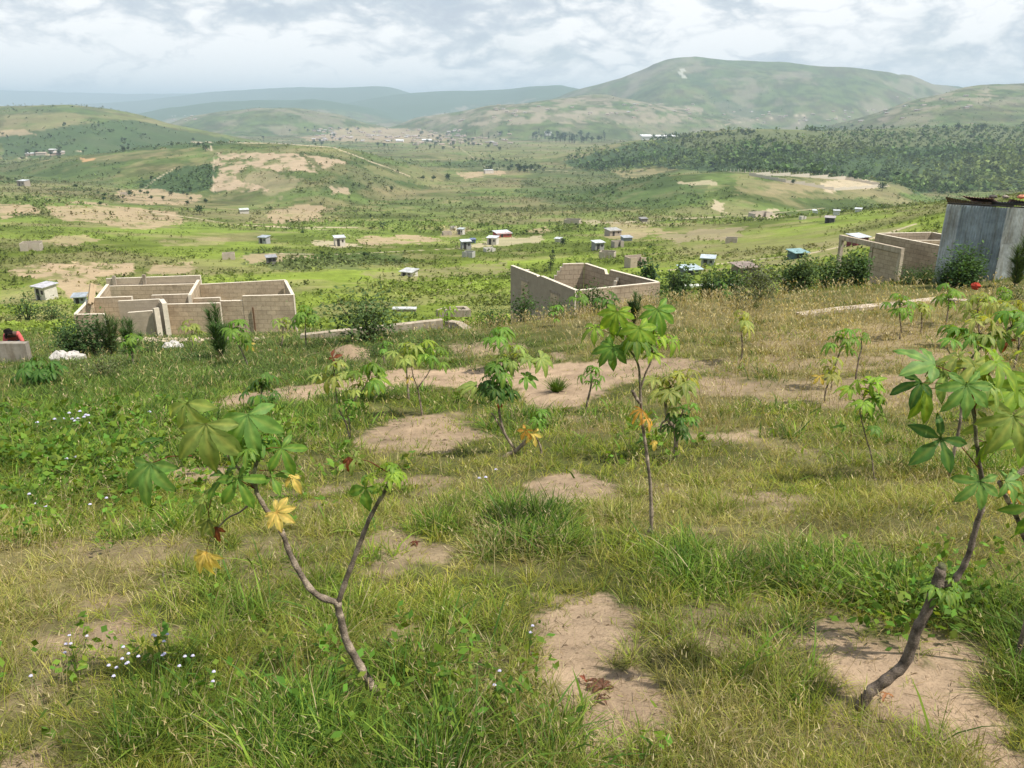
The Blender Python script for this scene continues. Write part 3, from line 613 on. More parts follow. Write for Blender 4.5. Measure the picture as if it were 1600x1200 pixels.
# ------------------------------------------------------------------ scrub over the valley (uncountable) and far woodland
def clumps(x, y, z, size, col, per, tall=.8):
    n = len(x); k = n * per
    rep = lambda a: np.repeat(a, per, axis=0)
    S = rep(size); u = rng.normal(0, 1, (k, 3)); u /= np.linalg.norm(u, axis=1)[:, None]; rad_ = rng.random(k) ** .4
    c = np.stack([rep(x), rep(y), rep(z)], 1) + u * (rad_ * S * .5)[:, None] * np.array([1, 1, tall]); c[:, 2] += S * .42 * tall
    cc = rep(col) * (rng.uniform(.7, 1.3, (k, 1)))
    return leafcards(c[:, 0], c[:, 1], c[:, 2], S * rng.uniform(.35, .7, k), cc, .35, .8)
parts = []
def scrub(n_t, y0, y1, smin, smax, per, thr, colmul=1.0, wl=30):
    s = rng.uniform(-.92, .92, n_t); Yt = np.exp(rng.uniform(math.log(y0), math.log(y1), n_t)); x = s * Yt; z = H(x, Yt)
    c, veg = valley_colour(x, Yt, z); pn = fbm(x, Yt, wl, 4, 151, .65)
    px, py = project(x, Yt, z)
    dark = np.zeros(n_t)
    for poly, s_ in DARK: dark = np.maximum(dark, in_poly(px, py, poly) * s_)
    ok = (rng.random(n_t) < veg ** 2 * np.clip((pn - thr) * 6 + dark * .5, 0.02, 1))
    x, Yt, z, c, dark = x[ok], Yt[ok], z[ok], c[ok], dark[ok]; n = len(x)
    size = (smin + (smax - smin) * rng.random(n) ** 2.2) * (1 + dark)
    cc = (c * .7 + MG * .3) * rng.uniform(.8, 1.45, (n, 1)) * colmul
    parts.append(clumps(x, Yt, z - .05 * size, size, cc, per))
scrub(26000, 36, 110, .12, .55, 9, .36, 1.0, 12)
scrub(40000, 90, 330, .25, 1.1, 8, .40, .92, 30)
scrub(44000, 300, 1200, .6, 2.6, 6, .38, .88, 60)
scrub(12000, 1100, 4200, 2.5, 7, 5, .40, .85, 200)
# trim away anything standing within the ruins' plots happens through the clearings below
sb = merge(parts, 'scrub', MAT['far']); tag(sb, 'low green scrub dotted over the valley', 'scrub', kind='stuff')
parts = []
n_ = 30000
bx = rng.uniform(0, 1500, n_); by = np.exp(rng.uniform(math.log(680), math.log(1700), n_)); bz = H(bx, by); px, py = project(bx, by, bz)
poly = DARK[1][0]; jq = fbm(bx, by, 60, 4, 165, .6) - .5; jw = fbm(bx, by, 60, 4, 167, .6) - .5; ok = in_poly(px + 90 * jq, py + 26 * jw, poly); rowy = py[ok]; bx, by, bz = bx[ok], by[ok], bz[ok]
den = fbm(bx, by, 90, 3, 161); ok = rng.random(len(bx)) < np.clip((den - .30) * 4.0, .06, 1) * np.where(by > 1150, .42, 1); bx, by, bz = bx[ok], by[ok], bz[ok]
# the far half of the plantation stands in rows
far_ = by > 1150; bx[far_] = np.round(bx[far_] / 16) * 16 + rng.normal(0, 1.2, far_.sum()); by[far_] = np.round(by[far_] / 24) * 24 + rng.normal(0, 1.5, far_.sum())
bz = H(bx, by); n = len(bx); size = (2.6 + 8.0 * rng.random(n) ** 2.6) * np.where(by > 1150, .85, 1)
parts.append(clumps(bx, by, bz, size, (np.array([[.070, .122, .036]]) + np.array([[.07, .055, .018]]) * np.clip(fbm(bx, by, 140, 3, 169) * 3 - 1.2, 0, 1)[:, None]) * rng.uniform(.55, 1.5, (n, 1)), 11, 1.15))
wl_ = merge(parts, 'woodland', MAT['far']); tag(wl_, 'dark green plantation woodland on the far slope', 'woodland', kind='stuff')
# ------------------------------------------------------------------ air
def haze_mat(dens, colr_):
    m, t, o = new_mat('haze_air'); v = N(t, 'ShaderNodeVolumePrincipled')
    v.inputs['Color'].default_value = (*colr_, 1); v.inputs['Density'].default_value = dens
    v.inputs['Anisotropy'].default_value = 0.0
    t.links.new(v.outputs[0], o.inputs['Volume']); return m
zlo = float(Zt.min()) - 1.5; zhi = float(Zt.max()) + 6
hb = MB(); hb.box((0, 0, (zlo + zhi) / 2), (40400, 40400, zhi - zlo))
tag(hb.build('haze', haze_mat(0.00014, (0.68, 0.86, 1.0))), 'thin blue grey haze filling the valley', kind='stuff')
# ------------------------------------------------------------------ masonry
def wall_poly(name, parent, p0, p1, prof, zb, thick=0.15, mat='block', proud=0.0, col=(1, 1, 1)):
    """wall from p0 to p1 (x, y); prof = [(t, ztop)...] stepped or sloping top outline; zb = base height"""
    p0 = Vector(p0[:2]); p1 = Vector(p1[:2]); L = (p1 - p0).length; d = (p1 - p0) / L; nrm = Vector((-d.y, d.x)) * (thick / 2)
    pts = [(0, zb)] + [(a * L, zt) for a, zt in prof] + [(L, zb)]
    mb = MB(); off = random.uniform(0, 3) * .42
    fr = []; bk = []
    for u, zt in pts:
        q = p0 + d * u
        fr.append((q.x - nrm.x, q.y - nrm.y, zt)); bk.append((q.x + nrm.x, q.y + nrm.y, zt))
    n = len(pts); uvf = [(u + off, zt - zb) for u, zt in pts]
    mb.add(fr, [tuple(range(n))], col, [uvf]); mb.add(bk, [tuple(range(n))[::-1]], col, [uvf[::-1]])
    for i in range(n):
        j = (i + 1) % n
        l_ = math.hypot(pts[j][0] - pts[i][0], pts[j][1] - pts[i][1])
        mb.add([fr[i], bk[i], bk[j], fr[j]], [(0, 1, 2, 3)], col, [[(0.02, 0.02), (.15, .02), (.15, .02 + .0 * l_), (.02, .02)]], 1)
    return mb.build(name, [MAT[mat], MAT['captop']], parent)
MAT['captop'] = solid_mat('wall_top_mortar', 0.95, 0.1, 0.2, 5, 0.5, base=(0.66, 0.59, 0.48))
def steps(prof_pts, blk=0.21):
    """turn a coarse outline into block-sized steps"""
    out_ = []
    for (a, za), (b, zb_) in zip(prof_pts[:-1], prof_pts[1:]):
        n = max(1, int(round(abs(zb_ - za) / blk)))
        for k in range(n):
            z_ = za + (zb_ - za) * (k + .5) / n if n > 1 or abs(zb_ - za) > .1 else za
            out_ += [(a + (b - a) * k / n, z_), (a + (b - a) * (k + 1) / n, z_)]
    return out_
def P(px, py, Y): return at(px, py, Y)
# --- the long roofless house on the left
hl = empty('block_house', (P(290, 527, 34).x, 34, hz(P(290, 527, 34).x, 34)), 'long roofless tan block house with several rooms, at the left below the slope', 'unfinished house')
def wseg(parent, a, b, mat='block', thick=.15, nm='wall', jag=0.0, drop=2.9):
    pa, pb = P(*a), P(*b); zb = min(hz(pa.x, pa.y), hz(pb.x, pb.y)) - .5
    L = (pb - pa).length; n = max(1, int(L / .42)); pr = []
    if jag:
        for k in range(n):
            z_ = pa.z + (pb.z - pa.z) * (k + .5) / n + (random.choice([0, 0, -jag, 0]) if 0 < k < n - 1 else 0)
            pr += [(k / n, z_), ((k + 1) / n, z_)]
    else: pr = [(0, pa.z), (1, pb.z)]
    return wall_poly(nm, parent, pa, pb, pr, zb, thick, mat)
random.seed(4)
wseg(hl, (117, 491, 32.5), (163, 490, 32.5)); wseg(hl, (118, 490, 32.6), (143, 464, 35.7)); wseg(hl, (151, 466, 35.9), (168, 444, 39.2))
wseg(hl, (147, 465, 35.7), (206, 463, 35.7)); wseg(hl, (185, 470, 34.9), (249, 467, 34.9), 'plast'); wseg(hl, (252, 467, 34.8), (257, 474, 33.5), 'plast', .2, 'pillar')
wseg(hl, (200, 488, 33.7), (239, 485, 33.7), 'plast'); wseg(hl, (242, 481, 33.6), (244.5, 481.5, 33.45), 'plast', .22, 'pillar')
wseg(hl, (166, 435, 40.6), (313, 430, 40.6), 'plast'); wseg(hl, (166, 447, 40.35), (313, 443, 40.35))
wseg(hl, (237, 461, 36.4), (296, 459, 36.4)); wseg(hl, (296, 461, 36.2), (310, 437, 40.3)); wseg(hl, (313, 444, 39.8), (446, 437, 39.8))
wseg(hl, (446, 438, 39.6), (458, 461, 35.6)); wseg(hl, (259, 475, 34.9), (344, 473, 34.9)); wseg(hl, (344, 470, 35.25), (379, 469, 35.25), jag=.21)
wseg(hl, (379, 462, 35.25), (459, 460, 35.25)); wseg(hl, (303, 466, 36.7), (344, 464.5, 36.7))
for px0, py0 in ((178, 430), (225, 428)):
    q = P(px0, py0 + 4, 40.45); mb = MB(); mb.box((q.x, q.y, q.z - .4), (.16, .1, 1.0), col=(.42, .36, .29)); mb.build('post', MAT['conc'], hl)
mb = MB(); q = P(397, 500, 35.1); mb.box((q.x, q.y, q.z - .2), (.06, .05, 1.6), col=(.16, .09, .05)); mb.build('post', MAT['paint'], hl)
for k, (a, b) in enumerate((((139, 476, 33.9), (143, 444, 35.2)), ((143, 474, 34.2), (148, 446, 35.4)))):
    pa, pb = P(*a), P(*b); mb = MB(); mb.tube([pa, pb], [.09, .09], 4, (.36, .27, .17))
    o = mb.build('plank', MAT['paint'], origin=pa); tag(o, ['broad timber plank leaning outermost against the left end of the tan house', 'narrower timber plank leaning inside the broad one at the tan house'][k], 'plank', 'planks leaning on the long house')
# --- ruin in the middle
A_, B_, C_, D_ = P(800, 414, 35.5), P(901, 454, 30.4), P(1030, 440, 31.9), P(915, 411, 36)
zt = (A_.z + B_.z + C_.z + D_.z) / 4; zb = min(hz(v.x, v.y) for v in (A_, B_, C_, D_)) - .6
hm = empty('block_house', (B_.x + .8, 33, hz(B_.x + .8, 33)), 'square grey brown roofless ruin with stepped back wall, mid slope edge', 'unfinished house')
H_ = zt - zb
wall_poly('wall', hm, A_, B_, [(0, zt), (.44, zt), (.45, zt - .05), (.5, zt + .04), (1, zt)], zb, .15, 'plastd')
wall_poly('wall', hm, B_ + Vector((.09, 0, 0)), C_, [(0, zt), (1, zt)], zb, .15, 'blockg')
dd_ = (D_ - C_).normalized()
wall_poly('wall', hm, C_ + dd_ * .09, D_, [(0, zt), (.50, zt), (.62, zt), (.63, zt - .21), (.68, zt - .24), (.70, zt - .06), (1, zt)], zb, .15, 'blockg')
da_ = (A_ - D_).normalized()
wall_poly('wall', hm, D_ + da_ * .09, A_ - da_ * .09, steps([(0, zt), (.3, zt - .05), (.50, zt - 1.0), (.72, zt - 1.3), (.78, zt - .35), (1, zt - .1)]), zb, .15, 'blockg')
mdl = (B_ + C_) / 2; e1 = P(948, 449, 33.4); e2 = P(975, 428, 34.2)
wall_poly('wall', hm, e1, e2, steps([(0, zt - .75), (.35, zt - .7), (.6, zt - .25), (1, zt - .15)]), zb, .15, 'blockg')
for t0, t1 in ((.19, .30), (.66, .78)):      # openings bricked up with paler block, and their lintels
    a = A_.lerp(B_, t0); b = A_.lerp(B_, t1); nv = Vector((-(B_ - A_).y, (B_ - A_).x)).normalized() * -.006
    nv = Vector((-(B_.y - A_.y), (B_.x - A_.x), 0)).normalized()
    if nv.y > 0: nv = -nv
    a = a + nv * .012; b = b + nv * .012
    wall_poly('window_infill', hm, a, b, [(0, zt - .5), (1, zt - .5)], zb, .15, 'block')
    a = a + nv * .01; b = b + nv * .01
    mb = MB(); c = (a + b) / 2; mb.box((c.x, c.y, zt - .43), ((b - a).length + .12, .16, .1), math.atan2((b - a).y, (b - a).x), (.40, .34, .27)); mb.build('lintel', MAT['conc'], hm)
# --- porch house on the right
hr = empty('block_house', (P(1430, 420, 39).x, 39, hz(P(1430, 420, 39).x, 39)), 'brown block house shell with a concrete porch beam on posts, beside the tin shed', 'unfinished house')
K_, Nn, Mm = P(1370, 364.5, 41.4), P(1492, 387, 36.8), P(1455, 363.5, 41.8)
wall_poly('wall', hr, K_, Nn, [(0, K_.z), (1, K_.z)], K_.z - 2.7, .15, 'blockg'); wall_poly('wall', hr, K_ + Vector((.09, .02, 0)), Mm, [(0, K_.z), (1, K_.z)], K_.z - 2.7, .15, 'blockg')
M2 = P(1520, 374, 39.2); wall_poly('wall', hr, Mm + Vector((.06, -.06, 0)), M2, [(0, K_.z), (1, K_.z)], K_.z - 2.7, .15, 'blockg')
w1, w2 = P(1428, 374, 39.3), P(1500, 374, 39.3); wall_poly('wall', hr, w1, w2, [(0, K_.z - .02), (1, K_.z - .02)], K_.z - 2.7, .12, 'block')
b1, b2 = P(1314, 366, 41.0), P(1411, 389, 36.9); zb_ = (b1.z + b2.z) / 2
ang = math.atan2(b2.y - b1.y, b2.x - b1.x); cc = (b1 + b2) / 2
mb = MB(); mb.box((cc.x, cc.y, zb_ - .12), ((b2 - b1).length, .2, .24), ang, (.46, .39, .31)); mb.build('beam', MAT['conc'], hr)
for tt in (.03, .55, .985):
    q = b1.lerp(b2, tt); gz = hz(q.x, q.y) - .3; mb = MB(); mb.box((q.x, q.y, (gz + zb_ - .24) / 2), (.18, .18, zb_ - .24 - gz), ang, (.46, .39, .31)); mb.build('post', MAT['conc'], hr)
q1 = b1.lerp(b2, .58); q2 = b1.lerp(b2, .96)
wall_poly('wall', hr, q1, q2, [(0, zb_ - .26), (1, zb_ - .26)], zb_ - 2.8, .13, 'blockg')
q3 = b1.lerp(b2, .9); wall_poly('wall', hr, (q3.x + .5, q3.y + .4), (Nn.x - 2.6, Nn.y + 2.2), [(0, zb_ - .3), (1, zb_ - .3)], zb_ - 2.8, .13, 'blockg')
# --- corrugated tin shed
def corrugated(mb, a, b, z0, z1, col, amp=.012, pitch=.076, thick=.004, skew=0):
    a = Vector(a[:2]); b = Vector(b[:2]); L = (b - a).length; d = (b - a) / L; n_ = Vector((d.y, -d.x)); k = int(L / pitch * 4); f = []; bk = []
    for i in range(k + 1):
        u = L * i / k; o_ = amp * math.sin(2 * math.pi * u / pitch); q = a + d * u + n_ * o_; q2 = q - n_ * thick
        f += [(q.x, q.y, z0), (q.x, q.y, z1 + skew * u)]; bk += [(q2.x, q2.y, z0), (q2.x, q2.y, z1 + skew * u)]
    mb.add(f, [(2 * i, 2 * i + 2, 2 * i + 3, 2 * i + 1) for i in range(k)], col); mb.add(bk, [(2 * i, 2 * i + 1, 2 * i + 3, 2 * i + 2) for i in range(k)], col)
s0 = P(1480, 318, 25.2); s1 = P(1574, 324, 24.3); s2 = P(1690, 318, 26.0); sb_ = P(1480, 428, 25.2)
gz0 = min(hz(s0.x, s0.y), hz(s1.x, s1.y)) - .15; ztp = s0.z
sh = empty('tin_shed', (s1.x, s1.y + 1, gz0 + .15), 'corrugated grey blue tin shed with rusty roof sheets at the right edge', 'shed')
d01 = (s1 - s0); 
for k, (ta, tb, cl_) in enumerate(((0, .24, (.52, .56, .60)), (.24, .62, (.34, .40, .46)), (.62, 1.0, (.31, .37, .43)))):
    mb = MB(); off_ = Vector((0, -.012 * k, 0)); corrugated(mb, s0 + d01 * ta + off_, s0 + d01 * tb + off_, gz0, ztp - .02, cl_); mb.build('wall_sheet', MAT['tin'], sh)
d12 = s2 - s1
for k, (ta, tb, z1_, cl_) in enumerate(((0, .5, ztp - .02, (.46, .49, .50)), (0.0, .6, gz0 + 1.55, (.50, .53, .55)), (.5, 1, ztp - .02, (.42, .45, .47)))):
    mb = MB(); off_ = Vector((.02 * (k == 1), -.03 * (k == 1), 0)); corrugated(mb, s1 + d12 * ta + off_, s1 + d12 * tb + off_, gz0, z1_, cl_); mb.build('wall_sheet', MAT['tin'], sh)
bL = s0 + Vector((2.15, 3.2, 0)); mb = MB(); corrugated(mb, bL, s0, gz0, ztp - .55, (.3, .33, .35)); mb.build('wall_sheet', MAT['tin'], sh)
mb = MB(); corrugated(mb, s2 + Vector((.4, 3.4, 0)), bL, gz0, ztp - .62, (.3, .33, .35)); mb.build('wall_sheet', MAT['tin'], sh)
def sheet(c, w__, l__, rz, tiltx, tilty, col, nm='roof_sheet', parent=sh):
    k = int(w__ / .076 * 4); vs_ = []; ca, sa = math.cos(rz), math.sin(rz)
    for lay in (0, -.006):
        for i in range(k + 1):
            u = -w__ / 2 + w__ * i / k
            for v in (-l__ / 2, l__ / 2):
                z_ = .014 * math.sin(2 * math.pi * u / .076) + tiltx * u + (tilty - .21) * v + .03 * math.sin(u * 3 + v) + lay
                vs_.append((c[0] + u * ca - v * sa, c[1] + u * sa + v * ca, c[2] + z_))
    n = k + 1; fs = [(2 * i, 2 * i + 2, 2 * i + 3, 2 * i + 1) for i in range(k)] + [(2 * n + 2 * i, 2 * n + 2 * i + 1, 2 * n + 2 * i + 3, 2 * n + 2 * i + 2) for i in range(k)]
    fs += [(0, 1, 2 * n + 1, 2 * n), (2 * k, 2 * n + 2 * k, 2 * n + 2 * k + 1, 2 * k + 1)] + [(2 * i, 2 * n + 2 * i, 2 * n + 2 * i + 2, 2 * i + 2) for i in range(k)] + [(2 * i + 1, 2 * i + 3, 2 * n + 2 * i + 3, 2 * n + 2 * i + 1) for i in range(k)]
    mb = MB(); mb.add(vs_, fs, col); return mb.build(nm, MAT['tin'], parent)
mb = MB(); mb.box((s0.x + .95, s0.y - .5 + .05, ztp + .0), (2.1, .05, .035), math.atan2(d01.y, d01.x), (.05, .045, .04)); mb.build('eave_board', MAT['paint'], sh)
for (dx, dy, dz, w__, l__, rz, tx, ty, cl_) in ((.75, 1.0, .10, 1.3, 3.4, -.1, -.10, .02, (.34, .18, .14)), (1.75, .9, .07, 1.0, 3.3, .05, .03, .03, (.12, .11, .11)), (2.5, .8, .08, .9, 3.2, -.05, -.06, .03, (.40, .19, .13)),
                                           (3.3, 1.0, .05, 1.1, 3.6, .02, .03, .03, (.30, .28, .27)), (1.2, .7, .16, .8, 2.4, -.25, -.05, .02, (.42, .27, .22)), (2.1, .1, .04, 1.2, 1.0, .1, -.04, .10, (.24, .25, .26))):
    sheet((s0.x + dx + dy * .5, s0.y + dy, ztp + dz - .22 * dy), w__, min(l__, 2.6), rz - .45, tx, ty, cl_)
def rock(name, c, r, label, cat, group=None, col=(.3, .26, .22), flat=.6, seed=0, parent=None, mat='paint'):
    rs = random.Random(seed); mb = MB(); vs_ = []; n1_, n2_ = 7, 10
    for i in range(n1_ + 1):
        for k in range(n2_):
            a = math.pi * i / n1_; b = 2 * math.pi * k / n2_
            q = r * (.8 + .35 * rs.random()); vs_.append((c[0] + q * math.sin(a) * math.cos(b), c[1] + q * math.sin(a) * math.sin(b), c[2] + q * flat * math.cos(a)))
    mb.add(vs_, [(i * n2_ + k, (i + 1) * n2_ + k, (i + 1) * n2_ + (k + 1) % n2_, i * n2_ + (k + 1) % n2_) for i in range(n1_) for k in range(n2_)], col)
    o = mb.build(name, MAT[mat], parent, smooth=False, origin=None if parent else c); tag(o, label, cat, group); return o
for k, (dx, r, cl_, lb) in enumerate(((1.45, .12, (.1, .09, .08), 'dark stone weighing down the tin shed roof left of the orange sheet'), (2.35, .13, (.5, .22, .14), 'reddish stone lying on the orange roof sheet of the tin shed'), (1.85, .10, (.28, .24, .2), 'small grey stone between the two others on the shed roof'))):
    rock('stone', (s0.x + dx, s0.y + .1, ztp + .2), r, lb, 'stone', 'stones on the shed roof', cl_, .5, k)
# --- footings and slabs
def footing(name, pts, h, label, wd=.3, mat='conc', col=(.42, .36, .28), closed=False, base=.25, snap=False):
    ps = [P(*p) for p in pts]
    if snap:
        for q in ps: q.z = hz(q.x, q.y) + h
    c0 = ps[0]; mb = MB(); prs = list(zip(ps[:-1], ps[1:])) + ([(ps[-1], ps[0])] if closed else [])
    for a, b in prs:
        L = (b - a).length; n = max(1, int(L / .9)); rz = math.atan2(b.y - a.y, b.x - a.x); tl = (b.z - a.z) / max(.1, math.hypot(b.x - a.x, b.y - a.y))
        for k in range(n):
            q = a.lerp(b, (k + .5) / n)
            mb.box((q.x, q.y, q.z - (h + base) / 2 + random.uniform(-.008, .008)), (L / n * .999, wd + random.uniform(-.006, .006), h + base), rz, col, 0, (tl, 0))
    o = mb.build(name, MAT[mat], origin=(c0.x, c0.y, hz(c0.x, c0.y))); tag(o, label, 'foundation'); return o
footing('foundation_wall', [(470, 522, 27.2), (560, 513, 27.4), (691, 499, 28.2)], .45, 'long low concrete footing running from the tan house towards the middle ruin', .28)
footing('foundation_wall', [(700, 501, 28), (716, 503, 27.6), (737, 517, 25.6)], .25, 'short kinked end of pale footing beside the grass at the centre left', .3)
footing('foundation_wall', [(1250, 480, 19.6), (1300, 475, 19.9), (1400, 469, 20.3), (1470, 462, 20.9), (1512, 467, 20.4)], .10, 'pale concrete strip curving across the dry grass below the tin shed', .3, col=(.5, .42, .33), snap=True)
footing('foundation_wall', [(755, 520, 23.2), (800, 514, 23.6), (838, 512, 24)], .06, 'faint stone edging half hidden in grass near the slope crest', .22)
footing('foundation_wall', [(-60, 537, 22.2), (0, 535, 22.3), (42, 535, 22.4)], .5, 'low grey wall at the left edge in front of the crouching person', .25, col=(.3, .27, .23))
# white cover, trench outline
def slab(name, px0, px1, py_, Y, dpt, h, label, cat, col, lift=0.1):
    Y = ground_hit((px0 + px1) / 2, py_ + 8, 30).y; a, b = P(px0, py_, Y), P(px1, py_, Y); c = (a + b) / 2; gz = hz(c.x, c.y); a.z = b.z = gz + .32; e = empty(name, (c.x, c.y, gz), label, cat)
    mb = MB(); mb.box((c.x, c.y + dpt / 2, a.z - h / 2), ((b - a).length, dpt, h), 0, col); mb.build('sheet', MAT['tin'], e)
    mb = MB(); zb2 = gz - .3; mb.box((c.x, c.y + dpt / 2, (a.z - h + zb2) / 2), ((b - a).length * .93, dpt * .9, a.z - h - zb2), 0, (.3, .25, .2)); mb.build('base', MAT['paint'], e); return e
slab('covered_pit', 612, 650, 479, 44, .9, .12, 'low pit covered with a shiny white metal sheet beyond the footing', 'covered pit', (.75, .75, .76))
a = [P(678, 482, 42), P(700, 479, 43), P(728, 478.5, 43.5), (P(734, 484, 41))]
footing('trench_outline', [(684, 484, 41), (700, 479, 42.5), (726, 478.5, 42.8), (733, 484, 41)], .12, 'small rectangular outline of foundation blocks in the grass', .2, closed=True)
# white bags and rubbish by the left wall
def sack(px0, py0, Y, r, label, seed, col=(.50, .47, .44), fl=.8):
    q = P(px0, py0, Y); gz = hz(q.x, q.y); rock('white_sack', (q.x, q.y, gz + r * .35), r, label, 'sack', 'white sacks dumped near the long house', col, fl, seed, mat='cloth')
for k, (x_, y_, Y_, r_, lb) in enumerate(((91, 545, 22.6, .27, 'tallest crumpled white sack, leftmost of the dump behind the dark bush'), (103, 547, 22.5, .2, 'small white sack leaning on the tallest one'), (114, 546, 22.8, .24, 'creamy white sack in the middle of the dump by the left wall'),
                                      (126, 547, 22.9, .16, 'flat beige sack at the right end of the left dump'), (262, 540, 26, .2, 'flattened white sack below the pillars of the long house'), (272, 538, 26.3, .24, 'bright white sack on the rubble before the long house'), (282, 540, 26.1, .14, 'small white scrap right of the bright sack'))):
    sack(x_, y_ + 3, Y_, r_, lb, 20 + k)
n = 420; rx = rng.normal(0, 1.3, n); ry = rng.normal(0, .5, n); q = P(262, 532, 29.5); x = q.x + rx; y = q.y + ry; z = H(x, y)
r_c = rng.uniform(.03, .13, n); oc = np.array([[1, 0, 0], [0, 1, 0], [-1, 0, 0], [0, -1, 0], [0, 0, .8]], float)
Vc = (np.stack([x, y, z + .06], 1)[:, None, :] + oc[None] * r_c[:, None, None] * rng.uniform(.5, 1.3, (n, 5, 1))).reshape(-1, 3)
Tc = ((np.arange(n) * 5)[:, None, None] + np.array([[0, 1, 4], [1, 2, 4], [2, 3, 4], [3, 0, 4]])[None]).reshape(-1, 3)
tag(np_mesh('rubble', Vc, Tc, np.repeat(np.array([[.46, .38, .27]]) * rng.uniform(.5, 1.3, (n, 1)), 5, axis=0), MAT['paint']), 'broken block rubble before the long house', 'rubble', kind='stuff')
# row of white stones beyond the crest
for k, px0 in enumerate(range(1062, 1160, 9)):
    q = P(px0, 447.5 - (px0 - 1060) * .035, 62); gz = hz(q.x, q.y)
    o = rock('white_stone', (q.x, q.y, max(q.z, gz)), .22, 'whitewashed stone in a row behind the slope crest', 'stone', 'row of whitewashed stones', (.66, .66, .62), .7, 50 + k)
# ------------------------------------------------------------------ valley shacks
def shack(x0, x1, yt, yb, kind, wc, rc, label, door=True, rz=None, name=None, Yf=None):
    g_ = ground_hit((x0 + x1) / 2, yb, 40) if Yf is None else P((x0 + x1) / 2, yb, Yf)
    Yd = g_.y; sc_ = (Yd * CP - g_.z * SP) / F
    rs = random.Random(int(x0 * 7 + yt)); wdt = (x1 - x0) * sc_; h = (yb - yt) * sc_
    rz = rs.choice([-.45, -.3, .3, .4]) if rz is None else rz
    dpt = min(max(wdt * .7, 1.2), 5); a = abs(rz); W = max(.8, (wdt - dpt * math.sin(a) * .9) / math.cos(a)); 
    h = max(1.0, h - dpt * .12); gz = hz(g_.x, g_.y + dpt / 2); g_ = Vector((g_.x, g_.y + dpt / 2, gz))
    e = empty(name or ('shack' if kind == 'r' else 'block_shell'), g_, label, 'shack' if kind == 'r' else 'unfinished house', 'shacks and shells scattered over the valley')
    ca, sa = math.cos(rz), math.sin(rz)
    def loc(u, v, z_): return (g_.x + u * ca - v * sa, g_.y + u * sa + v * ca, gz + z_)
    if kind == 'r':
        mb = MB(); mb.box(loc(0, 0, h / 2 - .4), (W, dpt, h + .8), rz, wc, tilt=None); mb.build('walls', MAT['paint'], e)
        mb = MB(); mb.box(loc(0, -.05, h + .10), (W + .5, dpt + .7, .1), rz, rc, tilt=(0, .10)); mb.build('roof', MAT['tin'], e)
        if door:
            mb = MB(); mb.box(loc(-W * .18, -dpt / 2 - .01, h * .42), (min(.8, W * .3), .06, h * .8), rz, (.04, .035, .03)); mb.build('door', MAT['paint'], e)
            mb = MB(); mb.box(loc(W * .25, -dpt / 2 - .01, h * .6), (min(.5, W * .2), .06, h * .28), rz, (.06, .05, .05)); mb.build('window', MAT['paint'], e)
    else:
        t_ = .18; hs_ = [h, h * rs.uniform(.8, 1), h, h * rs.uniform(.75, 1)]
        for (u, v, a_, b_, hh_) in ((0, dpt / 2 - t_ / 2, W, t_, hs_[0]), (-W / 2 + t_ / 2, 0, t_, dpt - 2 * t_ - .01, hs_[1]), (W / 2 - t_ / 2, 0, t_, dpt - 2 * t_ - .01, hs_[3]), (-W * .30, -dpt / 2 + t_ / 2, W * .4, t_, hs_[2]), (W * .32, -dpt / 2 + t_ / 2, W * .36, t_, hs_[2] * .96)):
            mb = MB(); mb.box(loc(u, v, hh_ / 2 - .4), (a_, b_, hh_ + .8), rz, wc); mb.build('wall', MAT['paint'], e)
    return e
T1 = (.42, .36, .29); T2 = (.36, .31, .26); GY = (.34, .34, .35); WR = (.72, .76, .80); GR = (.45, .50, .56); PW = (.58, .54, .48)
